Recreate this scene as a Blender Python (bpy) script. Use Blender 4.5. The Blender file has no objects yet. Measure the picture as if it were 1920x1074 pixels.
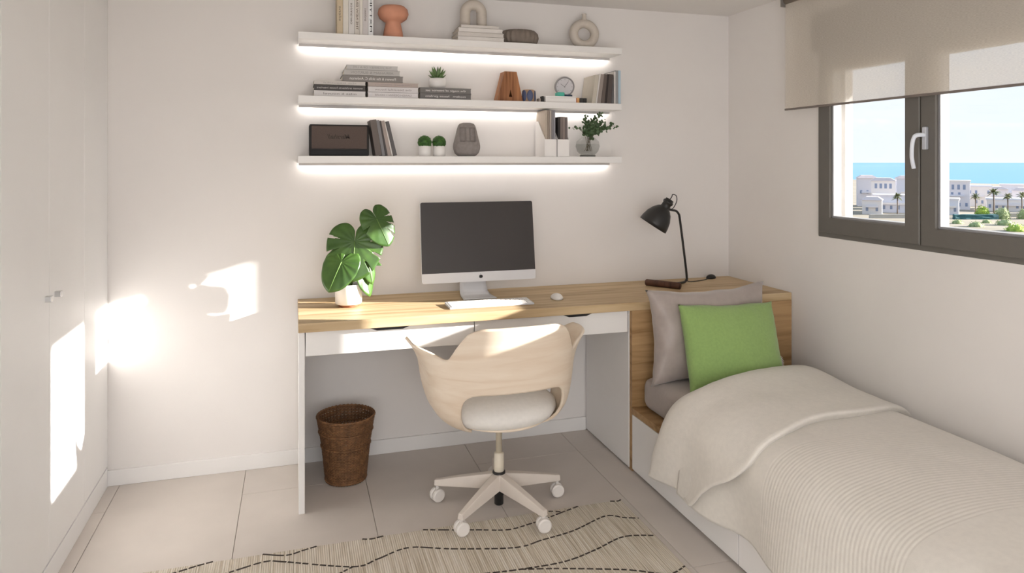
import bpy, bmesh, math, random
from mathutils import Vector, Matrix, Euler, noise
R = math.radians
C = bpy.context.scene.collection
scene = bpy.context.scene
random.seed(7)

# ------------------------------------------------------------------ camera
cam_d = bpy.data.cameras.new('camera'); cam = bpy.data.objects.new('camera', cam_d); C.objects.link(cam)
cam.location = (0, 0, 1.45); cam.rotation_euler = (R(90), 0, -math.atan(408/1331))
cam_d.sensor_width = 36; cam_d.lens = 1331/1920*36; cam_d.shift_y = -(537-304)/1920; cam_d.clip_start = .02; cam_d.clip_end = 20000
scene.camera = cam
# ------------------------------------------------------------------ world
world = bpy.data.worlds.new('sky'); scene.world = world; world.use_nodes = True
wt = world.node_tree; wn = wt.nodes; wl = wt.links
for n in list(wn): wn.remove(n)
o_ = wn.new('ShaderNodeOutputWorld'); bg = wn.new('ShaderNodeBackground'); tc = wn.new('ShaderNodeTexCoord')
sp = wn.new('ShaderNodeSeparateXYZ'); rp = wn.new('ShaderNodeValToRGB'); mp = wn.new('ShaderNodeMapping'); nz = wn.new('ShaderNodeTexNoise')
cr = wn.new('ShaderNodeValToRGB'); mx = wn.new('ShaderNodeMix'); mx.data_type = 'RGBA'
wl.new(tc.outputs['Generated'], sp.inputs[0]); wl.new(sp.outputs['Z'], rp.inputs[0])
e = rp.color_ramp.elements; e[0].position = 0; e[0].color = (.86, .90, .96, 1); e[1].position = 1; e[1].color = (.30, .52, .88, 1)
k = e.new(.12); k.color = (.78, .86, .96, 1); k = e.new(.35); k.color = (.58, .76, .95, 1)
mp.inputs['Scale'].default_value = (1, 1, 6); wl.new(tc.outputs['Generated'], mp.inputs[0]); wl.new(mp.outputs[0], nz.inputs['Vector'])
nz.inputs['Scale'].default_value = 3.2; nz.inputs['Detail'].default_value = 6
wl.new(nz.outputs[0], cr.inputs[0]); cr.color_ramp.elements[0].position = .48; cr.color_ramp.elements[1].position = .72
wl.new(cr.outputs[0], mx.inputs['Factor']); wl.new(rp.outputs[0], mx.inputs['A']); mx.inputs['B'].default_value = (.90, .92, .96, 1)
wl.new(mx.outputs['Result'], bg.inputs[0]); bg.inputs[1].default_value = .70; wl.new(bg.outputs[0], o_.inputs[0])
# ------------------------------------------------------------------ sun, large area light, exposure
def light(name, kind, loc, rot, energy, color, **kw):
    d = bpy.data.lights.new(name, kind); d.energy = energy; d.color = color
    for a, v in kw.items(): setattr(d, a, v)
    o = bpy.data.objects.new(name, d); o.location = loc; o.rotation_euler = rot; C.objects.link(o); return o
SUN = Vector((-1, .325, -.286))
light('sun', 'SUN', (6, -2, 5), SUN.to_track_quat('-Z', 'Y').to_euler(), 13.0, (1, .95, .89), angle=R(.6))
# added fill lamp outside the unseen rear opening, brightens the whole room
light('rear_fill', 'AREA', (.1, -1.45, 1.15), (R(90), 0, 0), 25, (1, .975, .955), shape='RECTANGLE', size=2.6, size_y=2.0)
scene.view_settings.view_transform = 'Standard'; scene.view_settings.look = 'None'
scene.view_settings.exposure = 0.74; scene.view_settings.gamma = 1.0; scene.view_settings.use_curve_mapping = False

# ================================================================== helpers
def srgb(r, g, b):
    f = lambda c: (c/255/12.92) if c/255 <= .04045 else ((c/255+.055)/1.055)**2.4
    return (f(r), f(g), f(b), 1)
def mat(name, col, rough=.6, var=.06, scale=12, bump=0, bscale=200, metal=0, spec=.5, sheen=0, stretch=(1, 1, 1)):
    m = bpy.data.materials.new(name); m.use_nodes = True; nt = m.node_tree; b = nt.nodes['Principled BSDF']
    b.inputs['Roughness'].default_value = rough; b.inputs['Metallic'].default_value = metal; b.inputs['Specular IOR Level'].default_value = spec
    if sheen: b.inputs['Sheen Weight'].default_value = sheen
    t = nt.nodes.new('ShaderNodeTexCoord'); mp = nt.nodes.new('ShaderNodeMapping'); mp.inputs['Scale'].default_value = stretch
    nt.links.new(t.outputs['Object'], mp.inputs[0])
    n = nt.nodes.new('ShaderNodeTexNoise'); n.inputs['Scale'].default_value = scale; n.inputs['Detail'].default_value = 5
    nt.links.new(mp.outputs[0], n.inputs['Vector'])
    r = nt.nodes.new('ShaderNodeValToRGB'); nt.links.new(n.outputs[0], r.inputs[0])
    r.color_ramp.elements[0].position = .3; r.color_ramp.elements[1].position = .7
    r.color_ramp.elements[0].color = tuple(c*(1-var) for c in col[:3])+(1,)
    r.color_ramp.elements[1].color = tuple(min(1, c*(1+var)) for c in col[:3])+(1,)
    nt.links.new(r.outputs[0], b.inputs['Base Color'])
    if bump:
        n2 = nt.nodes.new('ShaderNodeTexNoise'); n2.inputs['Scale'].default_value = bscale; n2.inputs['Detail'].default_value = 3
        nt.links.new(mp.outputs[0], n2.inputs['Vector'])
        bp = nt.nodes.new('ShaderNodeBump'); bp.inputs['Strength'].default_value = bump; bp.inputs['Distance'].default_value = .004
        nt.links.new(n2.outputs[0], bp.inputs['Height']); nt.links.new(bp.outputs[0], b.inputs['Normal'])
    return m
def wood(name, dark, light_, stretch, rough=.5, scale=1.0, bump=.15):
    m = bpy.data.materials.new(name); m.use_nodes = True; nt = m.node_tree; b = nt.nodes['Principled BSDF']; b.inputs['Roughness'].default_value = rough
    b.inputs['Specular IOR Level'].default_value = .3
    t = nt.nodes.new('ShaderNodeTexCoord'); mp = nt.nodes.new('ShaderNodeMapping'); mp.inputs['Scale'].default_value = stretch
    nt.links.new(t.outputs['Object'], mp.inputs[0])
    n = nt.nodes.new('ShaderNodeTexNoise'); n.inputs['Scale'].default_value = scale; n.inputs['Detail'].default_value = 8; n.inputs['Distortion'].default_value = .7
    nt.links.new(mp.outputs[0], n.inputs['Vector'])
    r = nt.nodes.new('ShaderNodeValToRGB'); nt.links.new(n.outputs[0], r.inputs[0]); el = r.color_ramp.elements
    el[0].position = .32; el[0].color = dark; el[1].position = .66; el[1].color = light_
    q = el.new(.47); q.color = tuple((a*.45+c*.55) for a, c in zip(dark, light_))
    nt.links.new(r.outputs[0], b.inputs['Base Color'])
    bp = nt.nodes.new('ShaderNodeBump'); bp.inputs['Strength'].default_value = bump; bp.inputs['Distance'].default_value = .002
    nt.links.new(n.outputs[0], bp.inputs['Height']); nt.links.new(bp.outputs[0], b.inputs['Normal'])
    return m
def emit(name, col, s):
    m = bpy.data.materials.new(name); m.use_nodes = True; nt = m.node_tree; b = nt.nodes['Principled BSDF']
    b.inputs['Base Color'].default_value = col; b.inputs['Emission Color'].default_value = col; b.inputs['Emission Strength'].default_value = s
    return m
def thin_glass(name, tint=(1, 1, 1, 1), rough=.0, gloss=.06):
    m = bpy.data.materials.new(name); m.use_nodes = True; nt = m.node_tree
    for n in list(nt.nodes): nt.nodes.remove(n)
    o = nt.nodes.new('ShaderNodeOutputMaterial'); t = nt.nodes.new('ShaderNodeBsdfTransparent'); t.inputs[0].default_value = tint
    g = nt.nodes.new('ShaderNodeBsdfGlossy'); g.inputs['Roughness'].default_value = rough
    f = nt.nodes.new('ShaderNodeLayerWeight'); f.inputs['Blend'].default_value = .12
    ma = nt.nodes.new('ShaderNodeMath'); ma.operation = 'MULTIPLY'; ma.inputs[1].default_value = gloss*6
    nt.links.new(f.outputs['Facing'], ma.inputs[0])
    x = nt.nodes.new('ShaderNodeMixShader'); nt.links.new(ma.outputs[0], x.inputs[0]); nt.links.new(t.outputs[0], x.inputs[1]); nt.links.new(g.outputs[0], x.inputs[2])
    nt.links.new(x.outputs[0], o.inputs[0]); return m

def link(name, me, m=None, parent=None, loc=None, rot=None, smooth=False):
    if m is not None and not me.materials: me.materials.append(m)
    if smooth:
        for p in me.polygons: p.use_smooth = True
    o = bpy.data.objects.new(name, me); C.objects.link(o)
    if parent is not None: o.parent = parent
    if loc is not None: o.location = loc
    if rot is not None: o.rotation_euler = rot
    return o
def from_bm(name, bm, m=None, parent=None, smooth=False, **k):
    bmesh.ops.recalc_face_normals(bm, faces=bm.faces)
    me = bpy.data.meshes.new(name); bm.to_mesh(me); bm.free(); return link(name, me, m, parent, smooth=smooth, **k)
def thing(name, label, cat, loc=(0, 0, 0), rz=0, group=None):
    o = bpy.data.objects.new(name, None); C.objects.link(o); o.empty_display_size = .05
    o.location = loc; o.rotation_euler = (0, 0, rz); tag(o, label, cat, group); return o
def tag(o, label=None, cat=None, group=None, kind=None):
    if label: o['label'] = label
    if cat: o['category'] = cat
    if group: o['group'] = group
    if kind: o['kind'] = kind
    return o
def struct(o): o['kind'] = 'structure'; return o
def sempty(name, loc=(0, 0, 0)):
    o = bpy.data.objects.new(name, None); C.objects.link(o); o.location = loc; o['kind'] = 'structure'; return o
def add_box(bm, x0, x1, y0, y1, z0, z1, M=None):
    vs = [Vector((x, y, z)) for x in (x0, x1) for y in (y0, y1) for z in (z0, z1)]
    if M is not None: vs = [M @ v for v in vs]
    v = [bm.verts.new(p) for p in vs]
    for f in ((0, 1, 3, 2), (4, 6, 7, 5), (0, 4, 5, 1), (2, 3, 7, 6), (0, 2, 6, 4), (1, 5, 7, 3)): bm.faces.new([v[i] for i in f])
def box(name, x0, x1, y0, y1, z0, z1, m, parent=None, bev=.0, seg=2, smooth=None, M=None):
    bm = bmesh.new(); add_box(bm, x0, x1, y0, y1, z0, z1, M)
    if bev: bmesh.ops.bevel(bm, geom=bm.edges[:], offset=bev, segments=seg, affect='EDGES', profile=.5)
    return from_bm(name, bm, m, parent, smooth=(bev > .004 if smooth is None else smooth))
def lathe_bm(prof, seg=32, cap=True, bm=None):
    bm = bm or bmesh.new(); rings = []
    for r, z in prof:
        rings.append([bm.verts.new((max(r, 1e-5)*math.cos(2*math.pi*i/seg), max(r, 1e-5)*math.sin(2*math.pi*i/seg), z)) for i in range(seg)])
    for a, b in zip(rings, rings[1:]):
        for i in range(seg): bm.faces.new((a[i], a[(i+1) % seg], b[(i+1) % seg], b[i]))
    if cap: bm.faces.new(rings[0][::-1]); bm.faces.new(rings[-1])
    return bm
def lathe(name, prof, m, parent=None, seg=32, smooth=True, cap=True, **k): return from_bm(name, lathe_bm(prof, seg, cap), m, parent, smooth=smooth, **k)
def add_tube(bm, pts, rad, seg=8, closed=False):
    pts = [Vector(p) for p in pts]; n = len(pts); rings = []
    up = Vector((0, 0, 1)); prev = None
    for i, p in enumerate(pts):
        if closed: t = pts[(i+1) % n]-pts[i-1]
        else: t = pts[min(i+1, n-1)]-pts[max(i-1, 0)]
        t.normalize()
        if prev is None:
            a = t.cross(up)
            if a.length < .1: a = t.cross(Vector((1, 0, 0)))
        else: a = prev-t*prev.dot(t)
        a.normalize(); prev = a; b = t.cross(a)
        r = rad[i] if isinstance(rad, (list, tuple)) else rad
        rings.append([bm.verts.new(p+(a*math.cos(2*math.pi*j/seg)+b*math.sin(2*math.pi*j/seg))*r) for j in range(seg)])
    rr = list(zip(rings, rings[1:]))+([(rings[-1], rings[0])] if closed else [])
    for A, B in rr:
        for j in range(seg): bm.faces.new((A[j], A[(j+1) % seg], B[(j+1) % seg], B[j]))
    if not closed: bm.faces.new(rings[0][::-1]); bm.faces.new(rings[-1])
def tube(name, pts, rad, m, parent=None, seg=10, closed=False):
    bm = bmesh.new(); add_tube(bm, pts, rad, seg, closed); return from_bm(name, bm, m, parent, smooth=True)
def smooth_path(pts, n=6):
    P = [Vector(p) for p in pts]; out = []
    for i in range(len(P)-1):
        p0, p1, p2, p3 = P[max(i-1, 0)], P[i], P[i+1], P[min(i+2, len(P)-1)]
        for j in range(n):
            t = j/n
            out.append(.5*((2*p1)+(p2-p0)*t+(2*p0-5*p1+4*p2-p3)*t*t+(3*p1-p0-3*p2+p3)*t**3))
    out.append(P[-1]); return out
def grid(name, nu, nv, fn, m, parent=None, smooth=True, skip=None, thick=0, off=1, sub=0):
    bm = bmesh.new(); V = [[bm.verts.new(fn(i/(nu-1), j/(nv-1))) for j in range(nv)] for i in range(nu)]
    for i in range(nu-1):
        for j in range(nv-1):
            if skip and skip((i+.5)/(nu-1), (j+.5)/(nv-1)): continue
            bm.faces.new((V[i][j], V[i+1][j], V[i+1][j+1], V[i][j+1]))
    for v in [v for v in bm.verts if not v.link_faces]: bm.verts.remove(v)
    me = bpy.data.meshes.new(name); bm.to_mesh(me); bm.free()
    o = link(name, me, m, parent, smooth=smooth)
    if thick: s = o.modifiers.new('s', 'SOLIDIFY'); s.thickness = thick; s.offset = off
    if sub: s = o.modifiers.new('d', 'SUBSURF'); s.levels = sub; s.render_levels = sub
    return o
def text(name, body, size, m, parent, loc, rot, width=None, mirror=False, shear=0, bold=0, align='CENTER'):
    cu = bpy.data.curves.new('lettering', 'FONT'); cu.body = body; cu.size = size; cu.align_x = align; cu.align_y = 'CENTER'; cu.extrude = .0004; cu.shear = shear; cu.offset = bold
    cu.resolution_u = 3
    t = bpy.data.objects.new('tmp_text', cu); C.objects.link(t)
    dg = bpy.context.evaluated_depsgraph_get(); me = bpy.data.meshes.new_from_object(t.evaluated_get(dg)); bpy.data.objects.remove(t)
    xs = [v.co.x for v in me.vertices]
    if width and xs:
        f = width/(max(xs)-min(xs))
        for v in me.vertices: v.co.x *= f
    if mirror:
        for v in me.vertices: v.co.x *= -1
        me.flip_normals()
    me.materials.clear(); return link(name, me, m, parent, loc=loc, rot=rot)
def lerp(a, b, t): return a+(b-a)*t
def sstep(a, b, x):
    t = min(1, max(0, (x-a)/(b-a))); return t*t*(3-2*t)
def interp(tab, x):
    """monotone cubic through the table"""
    if x <= tab[0][0]: return tab[0][1]
    if x >= tab[-1][0]: return tab[-1][1]
    n = len(tab); d = [(tab[i+1][1]-tab[i][1])/(tab[i+1][0]-tab[i][0]) for i in range(n-1)]
    def sl(i):
        if i == 0: return d[0]
        if i == n-1: return d[-1]
        return 0 if d[i-1]*d[i] <= 0 else 2*d[i-1]*d[i]/(d[i-1]+d[i])
    for i in range(n-1):
        if x <= tab[i+1][0]:
            h = tab[i+1][0]-tab[i][0]; t = (x-tab[i][0])/h
            return (2*t**3-3*t*t+1)*tab[i][1]+(t**3-2*t*t+t)*h*sl(i)+(-2*t**3+3*t*t)*tab[i+1][1]+(t**3-t*t)*h*sl(i+1)

# ================================================================== materials
M_wall = mat('white_plaster', srgb(237, 232, 228), .85, .012, 3, .05, 300, spec=.2)
M_ceil = mat('ceiling_paint', srgb(238, 234, 230), .9, .01, 3, spec=.2)
M_white = mat('white_lacquer', srgb(240, 237, 234), .42, .01, 4)
M_ward = mat('wardrobe_white', srgb(247, 246, 245), .38, .01, 4)
M_tile = mat('beige_porcelain', srgb(212, 203, 195), .5, .05, 3.5, .04, 60, spec=.35)
M_grout = mat('grout', srgb(176, 163, 149), .9, .05, 40)
M_oak = wood('oak_veneer', srgb(172, 142, 102), srgb(212, 188, 150), (1.6, 26, 26))
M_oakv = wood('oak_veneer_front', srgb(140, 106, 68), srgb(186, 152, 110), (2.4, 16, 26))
M_frame = mat('anthracite_aluminium', srgb(108, 104, 98), .45, .03, 30, spec=.4)
M_gasket = mat('black_gasket', srgb(40, 38, 36), .7)
M_spacer = mat('glazing_spacer', srgb(200, 202, 206), .4, metal=.3)
M_glass = thin_glass('window_glass', (.98, .99, 1, 1), 0, .03)
M_alu = mat('brushed_aluminium', srgb(200, 202, 206), .32, .03, 60, metal=.8)
M_chrome = mat('chrome', srgb(205, 205, 205), .2, .02, metal=1)
M_led = emit('led_strip', (1, .97, .94, 1), 7.5)
M_profile = mat('led_profile', srgb(205, 200, 196), .5)
M_black = mat('black_metal', srgb(34, 33, 32), .42, .1, 40)
M_screen = mat('dark_screen', srgb(62, 58, 57), .35, .02, 5, spec=.35)
M_steel = mat('monitor_aluminium', srgb(225, 224, 226), .4, .01, 8)
M_bluegrey = mat('window_handle_metal', srgb(205, 208, 216), .35, .02, metal=.4)
M_dark = mat('dark_recess', srgb(30, 29, 30), .7)
M_walnut = wood('walnut', srgb(58, 36, 28), srgb(98, 66, 50), (9, 9, 2.5), scale=3)
M_wick = mat('brown_wicker', srgb(128, 90, 58), .65, .35, 45, .4, 150)
M_wick2 = mat('wicker_stake', srgb(98, 66, 40), .7, .3, 60)
M_shell = wood('birch_plywood', srgb(226, 206, 183), srgb(238, 223, 204), (3, 8, 30), .45, .8, .02)
M_seat = mat('white_seat_fabric', srgb(232, 228, 222), .85, .03, 60, .15, 500, sheen=.2)
M_base = mat('beige_powder_coat', srgb(222, 212, 202), .5, .02, 20)
M_caster = mat('white_caster_plastic', srgb(232, 226, 220), .4, .01)
M_sheet = mat('grey_fitted_sheet', srgb(176, 166, 160), .9, .04, 40, .2, 400, sheen=.2)
M_pillow = mat('greige_satin_pillow', srgb(168, 156, 149), .42, .05, 30, .1, 300, sheen=.5)
M_green = mat('green_linen_cushion', srgb(146, 176, 104), .9, .06, 90, .35, 600, sheen=.3)
M_fringe = mat('white_fringe', srgb(235, 230, 225), .9)
M_ceram = mat('beige_ceramic', srgb(206, 196, 184), .7, .04, 40, .08, 200)
M_pot = mat('white_ceramic_pot', srgb(244, 240, 236), .35, .01)
M_terra = mat('terracotta_pink', srgb(212, 150, 122), .7, .04, 30)
M_cork = mat('cork_foot', srgb(150, 92, 60), .8, .2, 120)
M_soil = mat('potting_soil', srgb(60, 46, 36), .95, .4, 120, .5)
M_stone = mat('grey_concrete', srgb(146, 138, 134), .85, .1, 60, .3, 300)
M_ribb = mat('brown_stone_bowl', srgb(128, 116, 106), .75, .12, 20)
def leaf_mat(name, c1, c2, rough=.4, scale=9):
    m = mat(name, c1, rough, .2, scale); b = m.node_tree.nodes['Principled BSDF']
    r = [n for n in m.node_tree.nodes if n.type == 'VALTORGB'][0]; r.color_ramp.elements[0].color = c1; r.color_ramp.elements[1].color = c2
    b.inputs['Subsurface Weight'].default_value = 0
    return m
M_mon = leaf_mat('monstera_leaf', srgb(42, 74, 28), srgb(82, 116, 48), .38)
M_monv = mat('leaf_vein', srgb(108, 140, 70), .5)
M_succ = leaf_mat('succulent_leaf', srgb(78, 112, 64), srgb(130, 156, 100), .5, 40)
M_box = leaf_mat('boxwood_leaf', srgb(30, 66, 20), srgb(66, 112, 36), .6, 60)
M_euc = leaf_mat('eucalyptus_leaf', srgb(48, 74, 40), srgb(92, 116, 78), .55, 60)
M_stem = mat('green_stem', srgb(110, 140, 60), .5)
M_page = mat('book_pages', srgb(228, 220, 206), .9, .06, 80, stretch=(1, 1, 30))
_cm = {}
def cmat(r, g, b, rough=.6):
    k = (r, g, b)
    if k not in _cm: _cm[k] = mat('cover_%d_%d_%d' % k, srgb(r, g, b), rough, .03, 30)
    return _cm[k]

# ================================================================== room shell
XL, XR, YB, YR, ZC = -1.40, 2.411, 3.574, -1.3, 2.296
fl = struct(box('floor', XL-.1, XR+.2, YR-.1, YB+.15, -.12, -.0085, M_grout))
cols = [(-1.275, 3.307), (-.7485, 3.307), (-.218, 2.773), (.311, 3.307), (.836, 2.773), (1.364, 3.307), (1.893, 2.773), (2.43, 2.24)]
cols = [(-1.40, -.75, 3.307), (-.75, -.218, 2.773), (-.218, .311, 3.307), (.311, .836, 2.773), (.836, 1.364, 3.307), (1.364, 1.893, 2.24), (1.893, XR, 2.773)]
for x0, x1, y0 in cols:
    ys = [y0+1.066*i for i in range(-5, 2)]
    for ya in ys:
        a, b = max(ya, YR), min(ya+1.066, YB)
        if b-a < .02: continue
        t = box('tile', x0+.0009, x1-.0009, a+.0009, b-.0009, -.0085, 0, M_tile, fl, bev=.001, seg=1, smooth=False)
struct(box('ceiling', XL-.1, XR+.2, YR-.1, YB+.15, ZC, ZC+.12, M_ceil))
struct(box('wall_back', XL-.1, XR+.2, YB, YB+.15, -.0, ZC, M_wall))
struct(box('wall_left', XL-.1, XL, YR, YB, 0, ZC, M_wall))
bm = bmesh.new()
add_box(bm, XL, -1.2, YR-.1, YR, 0, ZC); add_box(bm, 1.45, XR+.2, YR-.1, YR, 0, ZC); add_box(bm, -1.2, 1.45, YR-.1, YR, 2.15, ZC)
struct(from_bm('wall_rear', bm, M_wall))
WY0, WY1, WZ0, WZ1 = 1.646, 2.832, 1.095, 1.976      # window opening
bm = bmesh.new()
add_box(bm, XR, XR+.2, YR-.1, WY0, 0, ZC); add_box(bm, XR, XR+.2, WY1, YB, 0, ZC)
add_box(bm, XR, XR+.2, WY0, WY1, 0, WZ0); add_box(bm, XR, XR+.2, WY0, WY1, WZ1, ZC)
struct(from_bm('wall_right', bm, M_wall))
struct(box('baseboard_back', -.80, 1.512, YB-.012, YB, 0, .07, M_white, bev=.002))
struct(box('sun_block_1', XR+.2, 4.35, .2, 4.6, 2.27, 2.39, M_wall))   # slab added out of view above the window, blocks sun above the blind hem

# ---- window
win = sempty('window_1', (XR, 0, 0))
def ring(name, x0, x1, y0, y1, z0, z1, w, m, parent, bev=.003, wb=None):
    wb = wb or w; bm = bmesh.new()
    o = [(y0, z0), (y1, z0), (y1, z1), (y0, z1)]; i = [(y0+w, z0+wb), (y1-w, z0+wb), (y1-w, z1-w), (y0+w, z1-w)]
    V = [[bm.verts.new((x, y, z)) for y, z in P] for x in (x0, x1) for P in (o, i)]
    for k in range(4):
        n = (k+1) % 4
        bm.faces.new((V[0][k], V[0][n], V[1][n], V[1][k])); bm.faces.new((V[2][n], V[2][k], V[3][k], V[3][n]))
        bm.faces.new((V[0][n], V[0][k], V[2][k], V[2][n])); bm.faces.new((V[1][k], V[1][n], V[3][n], V[3][k]))
    bmesh.ops.recalc_face_normals(bm, faces=bm.faces)
    if bev: bmesh.ops.bevel(bm, geom=bm.edges[:], offset=bev, segments=1, affect='EDGES')
    return from_bm(name, bm, m, parent)
ring('window_frame', -.004, .07, WY0, WY1, WZ0, WZ1, .030, M_frame, win)
mid = 2.2385
for n, (a, b) in enumerate(((mid+.0025, WY1-.022), (WY0+.022, mid-.0025))):
    s = ring('sash', -.018, .05, a, b, WZ0+.022, WZ1-.022, .073, M_frame, win, .004)
    ring('glazing_bead', -.006, .040, a+.070, b-.070, WZ0+.022+.070, WZ1-.022-.070, .012, mat('grey_bead', srgb(150, 150, 152), .4), s, .001)
    box('glass_pane', .018, .024, a+.074, b-.074, WZ0+.022+.074, WZ1-.022-.074, M_glass, s)
    if n == 1:
        h = box('window_handle', -.034, -.018, 2.196, 2.214, 1.500, 1.590, M_bluegrey, s, bev=.003)
        pts = smooth_path([(-.03, 2.205, 1.557), (-.062, 2.207, 1.557), (-.072, 2.214, 1.548), (-.075, 2.220, 1.52), (-.075, 2.222, 1.47), (-.066, 2.221, 1.425)], 5)
        bm = bmesh.new(); add_tube(bm, pts, [.0085]*10+[.0075]*(len(pts)-10), 10)
        from_bm('window_handle', bm, mat('handle_grip', srgb(228, 232, 240), .3), s, smooth=True)
# shutter box above and shutter guide rails outside
box('shutter_box', -.03, 0, 1.55, 2.85, 1.980, 2.160, mat('taupe_box', srgb(70, 62, 56), .6), win, bev=.003)
for y in (WY0+.03, WY1-.055): box('shutter_rail', .105, .135, y, y+.028, WZ0+.02, WZ1, mat('rail_white', srgb(238, 236, 234), .5), win, bev=.002)
box('window_sill', .07, .225, WY0, WY1, WZ0-.01, WZ0+.02, mat('sill_grey', srgb(170, 168, 168), .5), win, bev=.003)

# ---- roller blind
def fabric_mat():
    m = bpy.data.materials.new('screen_fabric'); m.use_nodes = True; nt = m.node_tree
    for n in list(nt.nodes): nt.nodes.remove(n)
    o = nt.nodes.new('ShaderNodeOutputMaterial'); t = nt.nodes.new('ShaderNodeBsdfTransparent')
    d = nt.nodes.new('ShaderNodeBsdfDiffuse'); l = nt.nodes.new('ShaderNodeBsdfTranslucent')
    d.inputs[0].default_value = srgb(240, 232, 220); l.inputs[0].default_value = srgb(240, 228, 210)
    a = nt.nodes.new('ShaderNodeMixShader'); a.inputs[0].default_value = .15; nt.links.new(d.outputs[0], a.inputs[1]); nt.links.new(l.outputs[0], a.inputs[2])
    tc = nt.nodes.new('ShaderNodeTexCoord'); mp = nt.nodes.new('ShaderNodeMapping'); mp.inputs['Scale'].default_value = (1, 30, 220)
    n = nt.nodes.new('ShaderNodeTexNoise'); n.inputs['Scale'].default_value = 3; nt.links.new(tc.outputs['Object'], mp.inputs[0]); nt.links.new(mp.outputs[0], n.inputs['Vector'])
    mr = nt.nodes.new('ShaderNodeMapRange'); mr.inputs[1].default_value = .3; mr.inputs[2].default_value = .7; mr.inputs[3].default_value = .43; mr.inputs[4].default_value = .53
    nt.links.new(n.outputs[0], mr.inputs[0])
    x = nt.nodes.new('ShaderNodeMixShader'); nt.links.new(mr.outputs[0], x.inputs[0]); nt.links.new(t.outputs[0], x.inputs[1]); nt.links.new(a.outputs[0], x.inputs[2])
    nt.links.new(x.outputs[0], o.inputs[0]); return m
bl = thing('roller_blind', 'beige see-through roller blind half lowered over the window', 'blind', (2.365, 2.28, 2.262))
box('fabric', -.0006, .0006, -.80, .735, -.547, .0, fabric_mat(), bl)
box('hem_bar', -.005, .005, -.802, .737, -.5525, -.543, mat('hem_bar_grey', srgb(120, 110, 104), .5), bl, bev=.002)
M_tube = mat('blind_tube', srgb(150, 138, 124), .6)
tube('roller_tube', [(.012, -.80, .004), (.012, .735, .004)], .026, M_tube, bl, 20)
for y in (-.82, .737): box('bracket', -.02, .045, y, y+.012, -.03, .033, mat('blind_bracket', srgb(130, 124, 118), .5), bl, bev=.002)

# ================================================================== wardrobe
w = thing('wardrobe', 'tall white built-in wardrobe with small square chrome knobs on the left', 'wardrobe', (-.80, 2.0, 0))
box('carcass', -.598, -.024, -3.2, 1.572, .0, ZC-.002, M_ward, w)
box('plinth', -.024, .002, -3.2, 1.560, .0, .084, M_ward, w, bev=.001)
ed = [-2.9, -2.485, -2.065, -1.65, -1.23, -.82, -.40, .363-.415, .363, .778, 1.202]
for n, (a, b) in enumerate(zip(ed, ed[1:])):
    d = box('door', -.022, 0, a+.0013, b-.0013, .088, ZC-.006, M_ward, w, bev=.0012, seg=1, smooth=False)
    y = (b-.033) if n % 2 == 0 else (a+.067)
    if b == .778: y = .745
    if a == .778: y = .845
    k = box('knob', -.004, .020, y-.010, y+.010, .979, .999, M_chrome, d, bev=.002)
box('filler_panel', -.022, 0, 1.2043, 1.572, .088, ZC-.006, M_ward, w, bev=.0012, seg=1, smooth=False)

# ================================================================== desk
dk = thing('desk', 'long built-in desk with oak top and white drawers under the shelves', 'desk', (.015, 3.05, 0))
box('desk_top', 0, XR-.015-.002, -.026, .522, .752, .79, M_oak, dk, bev=.0015)
box('side_panel', .002, .026, 0, .520, 0, .752, M_white, dk, bev=.0015)
for a, b, s0, s1 in ((.029, .744, .285, .465), (.748, 1.492, 1.16, 1.315)):
    d = box('drawer', a, b, .0, .018, .648, .7485, M_white, dk, bev=.0012, seg=1, smooth=False)
    bm = bmesh.new(); v = [bm.verts.new(p) for p in ((s0, -.0012, .7488), (s1, -.0012, .7488), (s1-.035, -.0012, .736), (s0+.035, -.0012, .736))]
    f = bm.faces.new(v); r = bmesh.ops.extrude_face_region(bm, geom=[f]); bmesh.ops.translate(bm, verts=[g for g in r['geom'] if isinstance(g, bmesh.types.BMVert)], vec=(0, .004, 0))
    from_bm('finger_slot', bm, M_dark, d)
box('drawer_box', .029, 1.492, .020, .44, .652, .7505, mat('drawer_body', srgb(215, 210, 205), .6), dk)

# ================================================================== bed with headboard
bed = thing('bed', 'single bed with white drawer base and oak headboard in the right corner', 'bed', (1.515, 3.05, 0))
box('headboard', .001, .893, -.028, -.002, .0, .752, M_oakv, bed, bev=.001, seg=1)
box('cabinet_side', -.003, .016, 0, .510, .008, .7515, M_white, bed, bev=.001, seg=1)
BF = -2.02
box('bed_base', .02, .893, BF, -.03, .014, .268, M_white, bed)
for a, b in ((-.863, -.030), (-1.72, -.866), (BF, -1.723)): box('drawer', .0, .018, a+.001, b-.001, .012, .266, M_white, bed, bev=.001, seg=1, smooth=False)
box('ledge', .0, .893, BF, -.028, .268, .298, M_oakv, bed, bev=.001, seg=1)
mt = thing('mattress', 'mattress in a grey fitted sheet on the bed base', 'mattress', (1.975, 2.035, .299))
box('fitted_sheet', -.418, .375, -.96, .975, 0, .148, M_sheet, mt, bev=.045, seg=5)
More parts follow.
